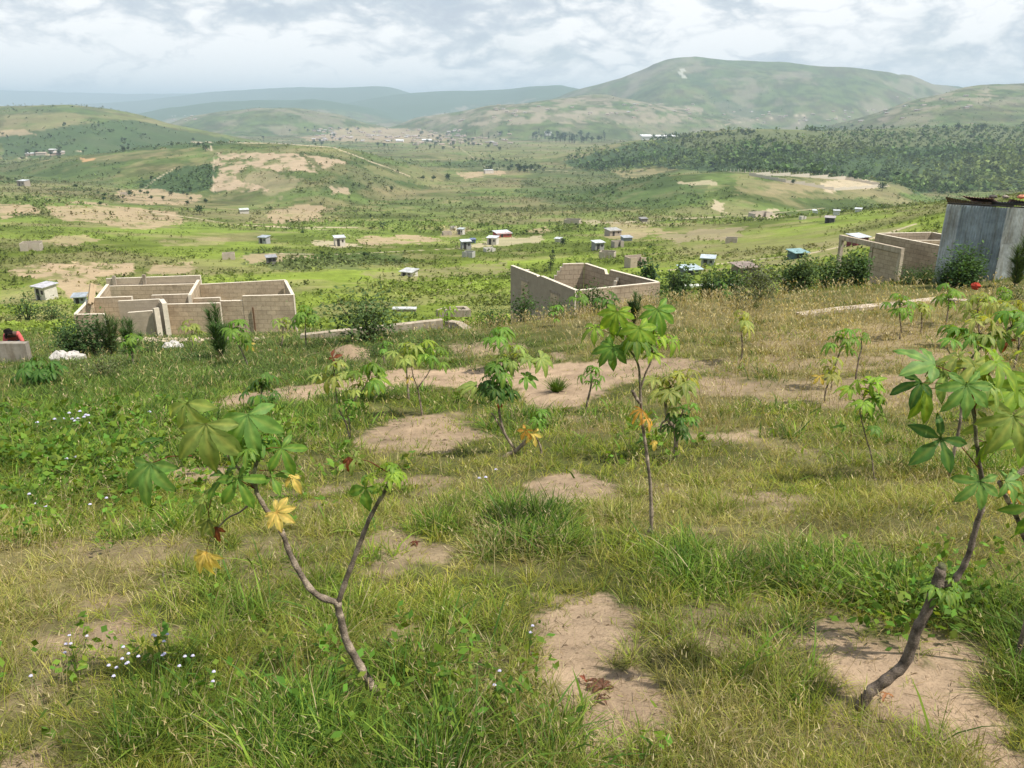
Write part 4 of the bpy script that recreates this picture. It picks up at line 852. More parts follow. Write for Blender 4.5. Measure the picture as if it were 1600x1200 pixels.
S_ = [(28, 60, 377, 393, 'o', T1, None, 'pale roofless shell on the far left green, beside a bare plot'), (53, 83, 444, 469, 'r', PW, (.62, .61, .66), 'cream shack with white roof standing left of the long tan house'),
      (113, 132, 461, 475, 'r', (.3, .32, .34), GR, 'small grey tin shack behind the left end of the long house'), (404, 420, 369, 381, 'r', GY, GR, 'small grey shack with blue grey roof on the green above the long house'),
      (344, 366, 394, 406, 'o', T1, None, 'low pale shell above the long house, left of the dark shack'), (414, 431, 400, 413, 'r', (.17, .15, .15), (.4, .4, .43), 'dark walled shack on a bare patch above the long house'),
      (520, 539, 369, 385, 'r', PW, WR, 'white roofed shack on a bare sandy plot left of the wide field'), (372, 388, 326, 334, 'r', PW, (.7, .75, .72), 'isolated long whitish shack far up the left valley'),
      (26, 43, 281, 291, 'r', T2, WR, 'tiny shack on the green hillside at the far left edge'), (626, 651, 422, 432, 'r', PW, (.65, .66, .66), 'low open shelter with flat white roof in the green strip right of the long house'),
      (719, 736, 375, 390, 'r', (.3, .3, .3), WR, 'tall grey shack with pale roof, upper of two stacked in the picture'), (722, 742, 392, 403, 'o', (.4, .39, .36), None, 'grey roofless cube just below the tall grey shack'),
      (735, 743, 373, 380, 'r', (.12, .16, .34), (.2, .25, .45), 'tiny blue shack behind the tall grey one'), (761, 779, 370, 383, 'r', PW, WR, 'shack with bright pale roof and dark doorway in the central cluster'),
      (770, 799, 361, 371, 'r', (.38, .09, .07), WR, 'long shack with a red end wall in the central cluster'), (755, 774, 386, 394, 'o', PW, None, 'low white shell below the central cluster'),
      (703, 713, 353, 360, 'o', PW, None, 'small white shell at the upper left of the central cluster'), (715, 726, 357, 367, 'r', PW, (.6, .65, .66), 'narrow pale shack at the upper left of the central cluster'),
      (690, 706, 361, 368, 'o', T1, None, 'low tan shell left of the narrow pale shack'), (881, 909, 341, 352, 'o', T1, None, 'long tan shell alone on the far green flat'),
      (867, 878, 372, 379, 'r', PW, WR, 'tiny pale roofed hut half hidden in bushes left of the white roofed shack'), (925, 944, 377, 392, 'r', (.3, .29, .28), WR, 'shack with sky blue white roof and two dark openings above the middle ruin'),
      (936, 964, 391, 405, 'o', T1, None, 'tan roofless shell right behind the middle ruin'), (956, 975, 375, 387, 'o', T2, None, 'small two walled shell right of the sky blue roofed shack'),
      (946, 971, 357, 369, 'r', T2, (.5, .5, .48), 'wide dull roofed shack at the top of the right cluster'), (971, 988, 369, 377, 'r', (.25, .27, .32), (.5, .54, .6), 'low blue grey shack at the right of the right cluster'),
      (978, 1011, 398, 418, 'o', (.44, .35, .28), None, 'pinkish brown shell beside the dirt road right of the middle ruin'), (999, 1012, 340, 347, 'r', (.2, .18, .16), (.35, .34, .33), 'small dark hut on the far track'),
      (1063, 1096, 416, 431, 'r', (.16, .17, .18), (.55, .66, .72), 'dark open shack with light blue roof near the row of white stones'), (1096, 1119, 400, 416, 'r', GY, (.60, .68, .76), 'grey shack with light blue roof beside the dirt road'),
      (1134, 1155, 370, 380, 'o', T1, None, 'low tan shell alone on the bright green slope'), (1148, 1184, 412, 427, 'r', (.24, .17, .12), (.36, .28, .24), 'long brown board shack with rusty roof behind the saplings'),
      (1235, 1262, 391, 404, 'r', (.07, .12, .13), (.30, .48, .5), 'teal roofed dark shack above the saplings left of the porch house'), (1329, 1358, 366, 383, 'r', (.20, .05, .05), (.66, .70, .78), 'maroon shack with pale roof behind the porch beam'),
      (1290, 1307, 338, 348, 'r', (.09, .08, .09), (.5, .45, .45), 'black walled shack on the upper right slope'), (1270, 1279, 328, 336, 'r', (.65, .67, .68), WR, 'leftmost of three tiny white huts on the upper right slope'),
      (1303, 1313, 328, 336, 'r', (.6, .62, .64), (.6, .63, .66), 'middle one of three tiny white huts on the upper right slope'), (1337, 1348, 325, 331, 'r', (.6, .6, .6), WR, 'rightmost of three tiny white huts on the upper right slope'),
      (1250, 1260, 337, 343, 'o', PW, None, 'tiny white block stack left of the black walled shack'), (1172, 1208, 329, 340, 'o', (.48, .42, .35), None, 'cluster of pale block walls on a bare patch of the far flat'),
      (186, 198, 300, 305, 'o', T1, None, 'tiny shell at the foot of the bare left hillside'), (756, 771, 265, 271, 'r', PW, WR, 'small white roofed farmhouse by the far tree band')]
for a in S_: shack(*a[:8], door=(a[3] - a[2] > 9))
# walled compound and rows of posts on the far spur
g1, g2 = ground_hit(1302, 298, 350), ground_hit(1386, 292, 350)
def compound():
    e = empty('walled_compound', ground_hit(1300, 294, 350), 'long pale block compound wall around bare plots on the far spur', 'walled compound')
    sc_ = (g1.y * CP - g1.z * SP) / F; h = 4.5 * sc_; dv = g2 - g1; dep = Vector((-dv.y, dv.x, 0)).normalized() * 52
    cs = [g1, g2, g2 + dep * .55 - dv * .15, g1 + dep - dv * .28, g1 - dv * .27 + dep * .45]
    for i in range(5):
        a, b = cs[i], cs[(i + 1) % 5]; n = 5; mb = MB()
        for k in range(n):
            q, r_ = a.lerp(b, k / n), a.lerp(b, (k + 1) / n); c = (q + r_) / 2; zz_ = hz(c.x, c.y)
            mb.box((c.x, c.y, zz_ + h / 2 - 1), ((Vector(r_[:2]) - Vector(q[:2])).length * .999, .3, h + 2), math.atan2(r_.y - q.y, r_.x - q.x), (.58, .52, .43))
        mb.build('wall', MAT['paint'], e)
compound()
for k in range(34):
    g_ = ground_hit(1128 + k * 6.1 + random.uniform(-1, 1), 268.5 + k * .28, 350); mb = MB(); mb.tube([g_ - Vector((0, 0, .4)), g_ + Vector((0, 0, 2.6))], [.25, .22], 6, (.50, .45, .38))
    tag(mb.build('fence_post', MAT['paint'], origin=g_), 'pale concrete post in the far plantation fence row', 'fence post', 'posts along the foot of the plantation')
# pylons / masts on the valley side and church mast
# ------------------------------------------------------------------ far town: many small houses
rs = random.Random(11)
hm_meshes = []
for k in range(7):
    mb = MB(); W_ = rs.uniform(9, 16); L_ = rs.uniform(7, 10); hh_ = rs.uniform(2.6, 3.4); wc = rs.choice([(.5, .42, .34), (.42, .34, .27), (.6, .55, .48), (.45, .33, .26)]); rc = rs.choice([(.40, .38, .36), (.36, .26, .21), (.55, .55, .55), (.34, .31, .29), (.42, .34, .28)])
    mb.box((0, 0, hh_ / 2 - .8), (W_, L_, hh_ + 1.6), 0, wc); w2_, l2_ = W_ / 2 + .5, L_ / 2 + .5
    mb.add([(-w2_, -l2_, hh_), (w2_, -l2_, hh_), (w2_, l2_, hh_), (-w2_, l2_, hh_), (-w2_, 0, hh_ + 1.3), (w2_, 0, hh_ + 1.3)], [(0, 1, 5, 4), (2, 3, 4, 5), (0, 4, 3), (1, 2, 5), (3, 2, 1, 0)], rc)
    hm_meshes.append(mb.mesh('town_house', MAT['paint']))
def put_house(px0, py0, label, group, k=None):
    g_ = ground_hit(px0, py0, 500)
    if g_.y > 6000: return
    o = bpy.data.objects.new('town_house', hm_meshes[rs.randrange(7) if k is None else k]); C.objects.link(o); o.location = g_; o.rotation_euler = (0, 0, rs.uniform(-.5, .5))
    tag(o, label, 'house', group); return o
for _ in range(95):
    x_ = rs.uniform(490, 720); put_house(x_, rs.uniform(202, 222) + (x_ - 600) * .01, 'tiny brown or pale house in the far hillside town', 'houses of the far town')
for _ in range(34):
    put_house(rs.uniform(640, 800), rs.uniform(210, 228), 'tiny pale house among the trees right of the far town', 'houses among the far trees')
for _ in range(38):
    put_house(rs.uniform(700, 1090), rs.uniform(163, 190), 'tiny house on the pinkish far hillside below the mountain', 'houses on the pink hillside')
for _ in range(32):
    put_house(rs.uniform(1130, 1420), rs.uniform(172, 193), 'tiny house in the hamlet at the foot of the mountain', 'houses at the mountain foot')
for _ in range(10):
    put_house(rs.uniform(1400, 1520), rs.uniform(150, 176), 'tiny house on the bare hillside at the far right', 'houses on the far right hill')
for _ in range(8):
    put_house(rs.uniform(45, 95), rs.uniform(236, 243), 'tiny house by the road at the foot of the left hill', 'houses below the left hill')
for _ in range(9):
    put_house(rs.uniform(265, 310), rs.uniform(180, 190), 'tiny house in the hazy village between the left hills', 'houses of the hazy village')
for k, (px0, py0, W_, lb) in enumerate(((1030, 217, 60, 'long white roofed hall beyond the dark tree belt'), (1008, 214, 34, 'shorter white hall left of the long one'), (667, 221, 26, 'white roofed hall at the edge of the far town'), (625, 222, 20, 'white walled building at the lower edge of the far town'), (856, 212, 20, 'white two storey building in the dark tree belt'))):
    g_ = ground_hit(px0, py0, 500); e = empty('hall', g_, lb, 'hall'); mb = MB(); hh_ = 8 if k == 4 else 4.5; mb.box((g_.x, g_.y, g_.z + hh_ / 2 - 1), (W_, 12, hh_ + 2), 0, (.75, .74, .72)); mb.build('walls', MAT['paint'], e)
    mb = MB(); a = W_ / 2 + 1; z_ = g_.z + hh_; mb.add([(g_.x - a, g_.y - 7, z_), (g_.x + a, g_.y - 7, z_), (g_.x + a, g_.y + 7, z_), (g_.x - a, g_.y + 7, z_), (g_.x - a, g_.y, z_ + 2), (g_.x + a, g_.y, z_ + 2)], [(0, 1, 5, 4), (2, 3, 4, 5), (0, 4, 3), (1, 2, 5), (3, 2, 1, 0)], (.8, .82, .85)); mb.build('roof', MAT['paint'], e)
# ------------------------------------------------------------------ trees that can be told apart, far off
def card_mesh(name, cx, cy, cz, size, col, mat, up=.3, aspect=.8):
    V, q, tr, c = leafcards(np.array(cx), np.array(cy), np.array(cz), np.array(size), np.array(col), up, aspect)
    o = np_mesh(name, V, q, c, mat); me = o.data; bpy.data.objects.remove(o); return me
def crown_mesh(h, w__, nleaf, seed, tone=(.04, .075, .025), lumps=7, lo=.3, ls=.16, conif=False):
    r_ = np.random.default_rng(seed); C_ = []
    for k in range(lumps):
        a = r_.uniform(0, 6.28); q = r_.uniform(.0, .55) * w__ / 2; zc = h * (lo + (1 - lo) * r_.uniform(.25, .82)); sz = w__ * r_.uniform(.22, .36)
        if conif: q = w__ * .12; zc = h * (lo + (1 - lo) * (k + .5) / lumps); sz = w__ * .5 * (1.05 - .75 * (k + .5) / lumps)
        C_.append((q * math.cos(a), q * math.sin(a), zc, sz, r_.uniform(.7, 1.3)))
    per = nleaf // lumps; xs, ys, zs, ss, cs = [], [], [], [], []
    for (x0, y0, z0, sz, br) in C_:
        u = r_.normal(0, 1, (per, 3)); u /= np.linalg.norm(u, axis=1)[:, None]; q = sz * r_.random(per) ** .45
        xs.append(x0 + u[:, 0] * q); ys.append(y0 + u[:, 1] * q); zs.append(z0 + u[:, 2] * q * .8); ss.append(r_.uniform(.6, 1.3, per) * w__ * ls); cs.append(np.array([tone]) * br * r_.uniform(.7, 1.35, (per, 1)))
    return card_mesh('crown', np.concatenate(xs), np.concatenate(ys), np.concatenate(zs), np.concatenate(ss), np.concatenate(cs), MAT['far'])
def trunk_mesh(h, r0, lean=.05):
    mb = MB(); mb.tube([(0, 0, -.5), (lean * h * .3, 0, h * .35), (lean * h, .02 * h, h * .75)], [r0, r0 * .7, r0 * .25], 6, (.12, .09, .06))
    for k in range(4): 
        a = k * 1.7; mb.tube([(lean * h * .3, 0, h * .35), (lean * h * .3 + math.cos(a) * h * .18, math.sin(a) * h * .18, h * .65)], [r0 * .4, r0 * .12], 5, (.12, .09, .06))
    return mb.mesh('trunk', MAT['bark'])
TV = [(crown_mesh(6, 6, 170, 1), trunk_mesh(6, .22)), (crown_mesh(8, 5, 170, 2, (.035, .07, .025), 8, .2), trunk_mesh(8, .22, -.04)), (crown_mesh(5, 6.5, 170, 3, (.05, .085, .028), 6, .25), trunk_mesh(5, .2, .1)), (crown_mesh(11, 4, 200, 4, (.028, .055, .025), 8, .15, .2, True), trunk_mesh(11, .25, 0))]
def put_tree(px0, py0, hpx, k, label, group, Yf=None):
    g_ = ground_hit(px0, py0, 60) if Yf is None else P(px0, py0, Yf)
    if g_.y > 7000: return
    g_.z = hz(g_.x, g_.y); sc_ = (g_.y * CP - g_.z * SP) / F; hh_ = [6, 8, 5, 11][k]; f_ = max(.3, hpx * sc_ / hh_)
    e = empty('tree', g_, label, 'tree', group); e.rotation_euler = (0, 0, rs.uniform(0, 6.28)); e.scale = (f_, f_, f_)
    for nm, me in (('crown', TV[k][0]), ('trunk', TV[k][1])):
        o = bpy.data.objects.new(nm, me); C.objects.link(o); o.parent = e
    return e
for (x_, y_, h_, k, lb) in ((303, 222, 7, 0, 'round dark tree on the crest of the bare middle hill'), (412, 221, 9, 1, 'taller tree on the skyline of the middle hill, right of the town road'), (322, 237, 10, 2, 'bushy tree at the corner of the bare hill slope'), (313, 336, 14, 2, 'broad bushy tree in the valley below the bare hill'), (158, 323, 9, 0, 'small round tree beside the tan field'), (120, 296, 9, 0, 'small tree on the green below the left hill'),
                        (700, 283, 11, 2, 'wide dark tree beside the far bare plot'), (677, 284, 10, 0, 'first tree left of the wide dark tree'), (662, 283, 9, 0, 'scraggy tree by the far track'), (1239, 289, 8, 2, 'round tree on the brownish far spur'), (1177, 337, 8, 2, 'bushy tree beside the far block walls'), (864, 412, 16, 3, 'narrow dark conifer behind the middle ruin'), (860, 424, 11, 3, 'shorter conifer below the narrow one'),
                        (1497, 204, 12, 0, 'big dark tree on the far right hill foot'), (1533, 207, 14, 1, 'tallest dark tree on the far right hill foot'), (880, 385, 12, 2, 'leafy tree behind the tiny pale hut'), (1378, 299, 12, 2, 'tree at the end of the compound'), (474, 368, 9, 0, 'bush tree near the wide field'), (612, 300, 8, 2, 'bushy tree among the middle slopes'), (570, 405, 9, 0, 'round bush tree on the green strip'), (720, 366, 8, 0, 'dark tree in the central cluster'), (1535, 296, 9, 2, 'bush on the bright slope above the shed')):
    put_tree(x_, y_, h_, k, lb, None)
for _ in range(70):
    x_ = rs.uniform(640, 800); put_tree(x_, rs.uniform(209, 236), rs.uniform(4, 7), rs.randrange(4), 'dark round tree among the far town houses', 'trees of the far town')
for _ in range(50):
    x_ = rs.uniform(830, 945); put_tree(x_, 216 + abs(x_ - 890) * -.06 + rs.uniform(0, 10), rs.uniform(8, 13), rs.choice([1, 3, 1, 0]), 'tall dark tree in the far tree belt', 'trees of the dark far belt')
for _ in range(36):
    x_ = rs.uniform(1010, 1180); put_tree(x_, 219 - (x_ - 1010) * .04 + rs.uniform(-2, 3), rs.uniform(6, 9), rs.choice([0, 1]), 'dark tree in the row above the plantation', 'trees above the plantation')
for _ in range(26):
    x_ = rs.uniform(1280, 1540); put_tree(x_, 201 + rs.uniform(-2, 3), rs.uniform(4, 8), rs.choice([0, 1]), 'small dark tree along the plantation top', 'trees along the plantation top')
for _ in range(36):
    x_ = rs.uniform(1150, 1380); put_tree(x_, 268 + (x_ - 1150) * .055 + rs.uniform(-2, 1), rs.uniform(7, 12), rs.choice([0, 1, 2]), 'dark tree along the foot of the plantation', 'trees at the plantation foot')
for _ in range(26):
    x_ = rs.uniform(750, 850); put_tree(x_, 268 + rs.uniform(-5, 4), rs.uniform(5, 9), rs.choice([0, 1, 2]), 'tree of the small wood by the farmhouse', 'trees by the farmhouse')
for _ in range(20):
    x_ = rs.uniform(480, 620); put_tree(x_, rs.uniform(215, 232), rs.uniform(4, 7), rs.choice([0, 1, 2]), 'small tree on the near edge of the far town', 'trees below the far town')
for _ in range(22):
    x_ = rs.uniform(150, 330); put_tree(x_, 318 - abs(x_ - 240) * .05 + rs.uniform(-16, 6), rs.uniform(5, 9), rs.choice([0, 2]), 'bushy tree at the foot of the middle hill', 'trees at the foot of the middle hill')
for _ in range(20):
    x_ = rs.uniform(20, 330); put_tree(x_, 246 - x_ * .06 + rs.uniform(-3, 4), rs.uniform(5, 9), rs.choice([0, 1, 2]), 'tree in the hedge below the left hill', 'trees below the left hill')
for _ in range(10):
    put_tree(rs.uniform(440, 570), rs.uniform(196, 212), rs.uniform(4, 7), rs.choice([0, 1]), 'lone tree in the far meadows', 'trees in the far meadows')
# feather palm in the valley
g_ = ground_hit(598, 358, 60); sc_ = (g_.y * CP) / F; e = empty('palm_tree', g_, 'single feather palm standing by the wide field', 'palm'); hh_ = 17 * sc_
mb = MB(); mb.tube([g_, g_ + Vector((.1, 0, hh_ * .55))], [.35, .25], 6, (.14, .11, .08)); mb.build('trunk', MAT['bark'], e)
for k in range(16):
    a = k * 2.4; el = .9 - (k % 4) * .35; pts = []; L_ = hh_ * .55
    for i in range(6):
        t_ = i / 5; pts.append(g_ + Vector((math.cos(a) * L_ * t_ * math.cos(el) * 1.0, math.sin(a) * L_ * t_ * math.cos(el), hh_ * .55 + L_ * (t_ * math.sin(el) - .65 * t_ * t_))))
    mb = MB(); sd_ = Vector((-math.sin(a), math.cos(a), 0))
    for i in range(5):
        wv = hh_ * .07 * math.sin(math.pi * (i + .7) / 6); wn = hh_ * .07 * math.sin(math.pi * (i + 1.7) / 6.2)
        mb.add([pts[i] + sd_ * wv - Vector((0, 0, wv * .6)), pts[i], pts[i + 1], pts[i + 1] + sd_ * wn - Vector((0, 0, wn * .6))], [(0, 1, 2, 3)], (.05, .085, .03)); mb.add([pts[i] - sd_ * wv - Vector((0, 0, wv * .6)), pts[i], pts[i + 1], pts[i + 1] - sd_ * wn - Vector((0, 0, wn * .6))], [(0, 3, 2, 1)], (.05, .085, .03))
    mb.build('frond', MAT['bush'], e)
# ------------------------------------------------------------------ cassava plants
LC = dict(g=(.13, .26, .04), d=(.065, .16, .03), b=(.20, .33, .04), t=(.15, .29, .07), y=(.62, .50, .14), o=(.60, .36, .08), r=(.22, .075, .04), p=(.24, .33, .08), w=(.25, .31, .08))
def cassava_leaf(mb, org, d, n, size, col, lobes=6, droop=.35, seed=0, spread=118, narrow=.33, fold=.16, curl=0.0):
    rs_ = random.Random(seed); d = d.normalized(); n = (n - d * n.dot(d)).normalized(); sdv = d.cross(n)
    for k in range(lobes):
        fr = (k - (lobes - 1) / 2) / max(1, (lobes - 1) / 2); a = R(spread) * fr + rs_.uniform(-.06, .06)
        L = size * (1 - .42 * abs(fr) ** 1.6) * rs_.uniform(.92, 1.06); W_ = L * narrow * rs_.uniform(.9, 1.1) * (1 + .15 * abs(fr))
        ld = d * math.cos(a) + sdv * math.sin(a); ls_ = n.cross(ld).normalized(); S = 7; dr = droop * rs_.uniform(.7, 1.4); vs_ = []; cs = []
        tw = rs_.uniform(-.25, .25)
        for i in range(S + 1):
            t_ = i / S; wv = W_ * (max(0, math.sin(math.pi * min(1, t_ ** 1.22))) ** .85) * (1.0 if t_ < .999 else 0) * .5 + (.0025 if i == 0 else 0)
            wav = 1 + .12 * math.sin(t_ * 9 + seed + k)
            ctr = org + ld * (L * t_ * (1 - .18 * dr * t_)) - n * (L * dr * t_ ** 2.0) + n * (L * .06 * math.sin(t_ * 3.1))
            lat = ls_ * math.cos(tw * t_) + n * math.sin(tw * t_)
            for q in (-1, -.45, 0, .45, 1):
                lift = fold * abs(q) * wv - curl * abs(q) ** 2 * wv
                vs_.append(ctr + lat * (q * wv * wav) + n * (lift + .004 * math.sin(seed + t_ * 17 + q * 5) * (q != 0)))
                br = 1.0 if q else 1.45; e_ = 1.05 if abs(q) == 1 else 1.0; j = rs_.uniform(.8, 1.2)
                cs.append((col[0] * br * e_ * j + (.05 if not q else 0), col[1] * br * e_ * j * (.9 if not q else 1) + (.02 if not q else 0), col[2] * br * e_ * j))
        fs = [(i * 5 + q, i * 5 + q + 1, (i + 1) * 5 + q + 1, (i + 1) * 5 + q) for i in range(S) for q in range(4)]
        mb.add(vs_, fs, cs)
RV, UV_, BV = Vector((1, 0, 0)), Vector((0, 0, 1)), Vector((0, -CP, SP))
IMGU = Vector((0, SP, CP))
def add_leaf(e, stem_pt, jn, ang, size, col, face=.4, lobes=6, droop=.35, seed=0, pet=(.2, .07, .03), narrow=.33, spread=118, label=None, fold=.16):
    """a leaf whose middle lobe points along the image angle ang (degrees), its face turned between the sky and the viewer"""
    d = RV * math.cos(R(ang)) + IMGU * math.sin(R(ang)); n = (BV * face + UV_ * (1 - face)); n = (n - d * n.dot(d))
    if n.length < .05: n = BV.copy()
    mb = MB(); cassava_leaf(mb, jn, d, n.normalized(), size, col, lobes, droop, seed, spread, narrow, fold)
    if stem_pt is not None:
        mid = stem_pt.lerp(jn, .55) + Vector((0, 0, (stem_pt - jn).length * .10)); r_ = max(.0012, size * .011)
        mb.tube([stem_pt, mid, jn], [r_ * 1.4, r_, r_ * .9], 5, pet)
    o = mb.build('leaf', MAT['leaf'], e, smooth=True)
    if label: o['label'] = label
    return o
def smooth_pts(pts, rad, sub=4):
    out_, ro = [], []
    n = len(pts)
    for i in range(n - 1):
        p0 = pts[max(0, i - 1)]; p1 = pts[i]; p2 = pts[i + 1]; p3 = pts[min(n - 1, i + 2)]
        for k in range(sub):
            t_ = k / sub
            out_.append(.5 * ((2 * p1) + (p2 - p0) * t_ + (2 * p0 - 5 * p1 + 4 * p2 - p3) * t_ ** 2 + (3 * p1 - p0 - 3 * p2 + p3) * t_ ** 3)); ro.append(rad[i] + (rad[i + 1] - rad[i]) * t_)
    return out_ + [pts[-1]], ro + [rad[-1]]
def plant(label, Y, stems, crowns=(), leaves=(), tone='g', seed=0, name='cassava_plant', bark=(.27, .215, .165), lsz=None, nodes=True, top=(.12, .16, .05)):
    """stems: list of (pixel polyline with optional depth offset, r0, r1 in metres); crowns: (px, py, dy, n, size, tone)"""
    rs_ = random.Random(seed); b = P(stems[0][0][0][0], stems[0][0][0][1], Y); gz = hz(b.x, b.y); sh_ = Vector((0, 0, gz - b.z))
    if abs(sh_.z) > .35: sh_ = Vector((0, 0, 0)); extra = True
    else: extra = False
    def Q(p): return P(p[0], p[1], Y + (p[2] if len(p) > 2 else 0)) + (sh_ * 0)
    e = empty(name, (b.x, b.y, gz), label, 'cassava plant', 'cassava plants on the slope')
    tips = []
    for k, (pl, r0, r1) in enumerate(stems):
        pts = [Q(p) for p in pl]
        if k == 0: pts = [Vector((pts[0].x, pts[0].y, min(gz, pts[0].z) - .06))] + pts
        n = len(pts); rad = [r0 + (r1 - r0) * i / (n - 1) for i in range(n)]; sp, sr = smooth_pts(pts, rad, 5); cs = []
        for i in range(len(sp)):
            sr[i] *= 1 + ((.26 if r0 < .014 else .12) if i % 3 == 0 and nodes else 0) * rs_.uniform(.4, 1.2); f_ = i / len(sp); g1_ = max(0, f_ - .55) * 1.6 if r1 < r0 * .7 else 0
            j = rs_.uniform(.7, 1.3) * (1.55 if i % 3 == 0 else .9); cs.append(tuple((bark[c] * (1 - g1_) + top[c] * g1_) * j for c in range(3)))
            if i: sp[i] = sp[i] + Vector((rs_.uniform(-1, 1), rs_.uniform(-1, 1), 0)) * sr[i] * .12
        mb = MB(); mb.tube(sp, sr, 8, cs); mb.build('stem' if k == 0 else 'branch', MAT['bark'], e, smooth=True); tips.append(sp)
    allp = [q for sp in tips for q in sp]
    nl = 0
    for (cx_, cy_, dy_, n, size, tn) in crowns:
        c = Q((cx_, cy_, dy_)); base = min(allp, key=lambda q: (q - c).length)
        for i in range(n):
            a = i * 2.399 + rs_.uniform(-.4, .4); el = rs_.uniform(-.25, .75) if i > 1 else 1.2; pl_ = size * rs_.uniform(.6, 1.15)
            dirv = Vector((math.cos(a) * math.cos(el), math.sin(a) * math.cos(el), math.sin(el))); j = c + dirv * pl_ + Vector((0, 0, -.1 * size))
            outw = Vector((math.cos(a), math.sin(a), -.35 + rs_.uniform(-.3, .35))).normalized(); n_ = (Vector((0, 0, 1)) + outw * .55 + BV * .15).normalized()
            tcol = LC[tn]; f_ = rs_.uniform(.8, 1.25); col = (tcol[0] * f_ * rs_.uniform(.9, 1.15), tcol[1] * f_, tcol[2] * f_)
            lo_ = rs_.choice([5, 6, 7, 7]); mb = MB(); cassava_leaf(mb, j, outw, n_, size * rs_.uniform(.75, 1.1), col, lo_, rs_.uniform(.3, .75), seed * 31 + nl, 125, .31)
            mid = c.lerp(j, .5) + Vector((0, 0, size * .08)); mb.tube([c, mid, j], [size * .016, size * .012, size * .010], 4, (.14, .06, .03) if i % 2 else (.11, .14, .04)); mb.build('leaf', MAT['leaf'], e, smooth=True); nl += 1
    for lf in leaves:
        (lx, ly, dy_, ang, size, tn) = lf[:6]; kw = lf[6] if len(lf) > 6 else {}
        j = Q((lx, ly, dy_)); sp_ = kw.pop('stem', None) if isinstance(kw, dict) else None
        spt = Q(sp_) if sp_ else min(allp, key=lambda q: (q - j).length + abs(q.z - j.z) * .2)
        f_ = rs_.uniform(.9, 1.1); tcol = LC[tn]; lb = kw.pop('label', None)
        add_leaf(e, spt, j, ang, size, tuple(c * f_ for c in tcol), seed=seed * 17 + nl, label=lb, **kw); nl += 1
    return e
YL = dict(label='yellowed leaf'); 
# nearest left plant, forked low
plant('forked cassava in the left foreground with grey knotty stem, big drooping leaves and yellow ones', 2.62,
      [([(592, 1092), (575, 1062), (545, 1010), (532, 965), (528, 940)], .019, .0135),
       ([(528, 942), (490, 925), (455, 870), (440, 830), (412, 790), (400, 765), (398, 735), (408, 700, .02)], .0125, .006),
       ([(528, 942), (545, 895), (562, 850), (580, 805), (604, 762), (612, 742)], .0105, .006),
       ([(400, 762), (375, 735), (352, 705), (335, 668)], .006, .0035), ([(396, 782), (375, 800), (355, 810), (333, 833)], .004, .0025)],
      [(606, 742, 0, 9, .055, 'b'), (400, 705, .02, 4, .075, 'g')],
      [(322, 662, -.05, -88, .20, 'p', dict(face=.6, lobes=5, droop=.25, spread=85, stem=(352, 705))), (292, 629, .02, -110, .19, 'p', dict(face=.3, lobes=5, droop=.5, spread=100, stem=(345, 695))),
       (387, 648, .0, -75, .19, 't', dict(face=.45, lobes=5, droop=.45, spread=95, stem=(352, 705))), (236, 724, -.06, -100, .17, 't', dict(face=.5, lobes=5, droop=.3, spread=85, stem=(300, 712))), (372, 748, -.05, -60, .14, 'g', dict(face=.5, lobes=5, stem=(400, 765))),
       (352, 745, .0, -165, .13, 'g', dict(face=.4, lobes=4, stem=(400, 765))), (432, 800, -.05, -30, .085, 'y', dict(face=.8, lobes=7, droop=.1, spread=130, narrow=.36, stem=(420, 806), **YL)), (322, 862, -.03, -105, .12, 'y', dict(face=.6, lobes=6, droop=.5, spread=70, narrow=.3, stem=(333, 833), label='wilted yellow leaf')),
       (325, 812, .0, -95, .085, 'w', dict(face=.6, lobes=4, spread=60, droop=.2, stem=(330, 780), label='half yellow leaf')), (338, 822, .0, -85, .075, 'r', dict(face=.6, lobes=3, spread=40, droop=.5, stem=(345, 800), label='dry brown leaf')), (440, 700, .03, -60, .12, 'g', dict(face=.5, lobes=5, stem=(405, 705))),
       (320, 780, .02, -150, .10, 'p', dict(face=.5, lobes=4, stem=(333, 833))), (425, 745, .02, -20, .09, 'g', dict(face=.5, lobes=4)), (452, 742, .05, -55, .09, 'y', dict(face=.4, lobes=3, spread=45, stem=(405, 735), **YL)), (572, 762, -.02, -130, .10, 'g', dict(face=.6, lobes=4, narrow=.45)), (556, 716, 0, -150, .07, 'p', dict(face=.5, lobes=4)), (545, 714, 0, -95, .07, 'r', dict(face=.4, lobes=3, spread=40, label='dry brown leaf')),
       (370, 690, .05, -20, .13, 'g', dict(face=.35, lobes=6, stem=(352, 705))), (255, 690, .05, 175, .11, 'd', dict(face=.2, lobes=3, spread=30, stem=(330, 680)))], seed=3)
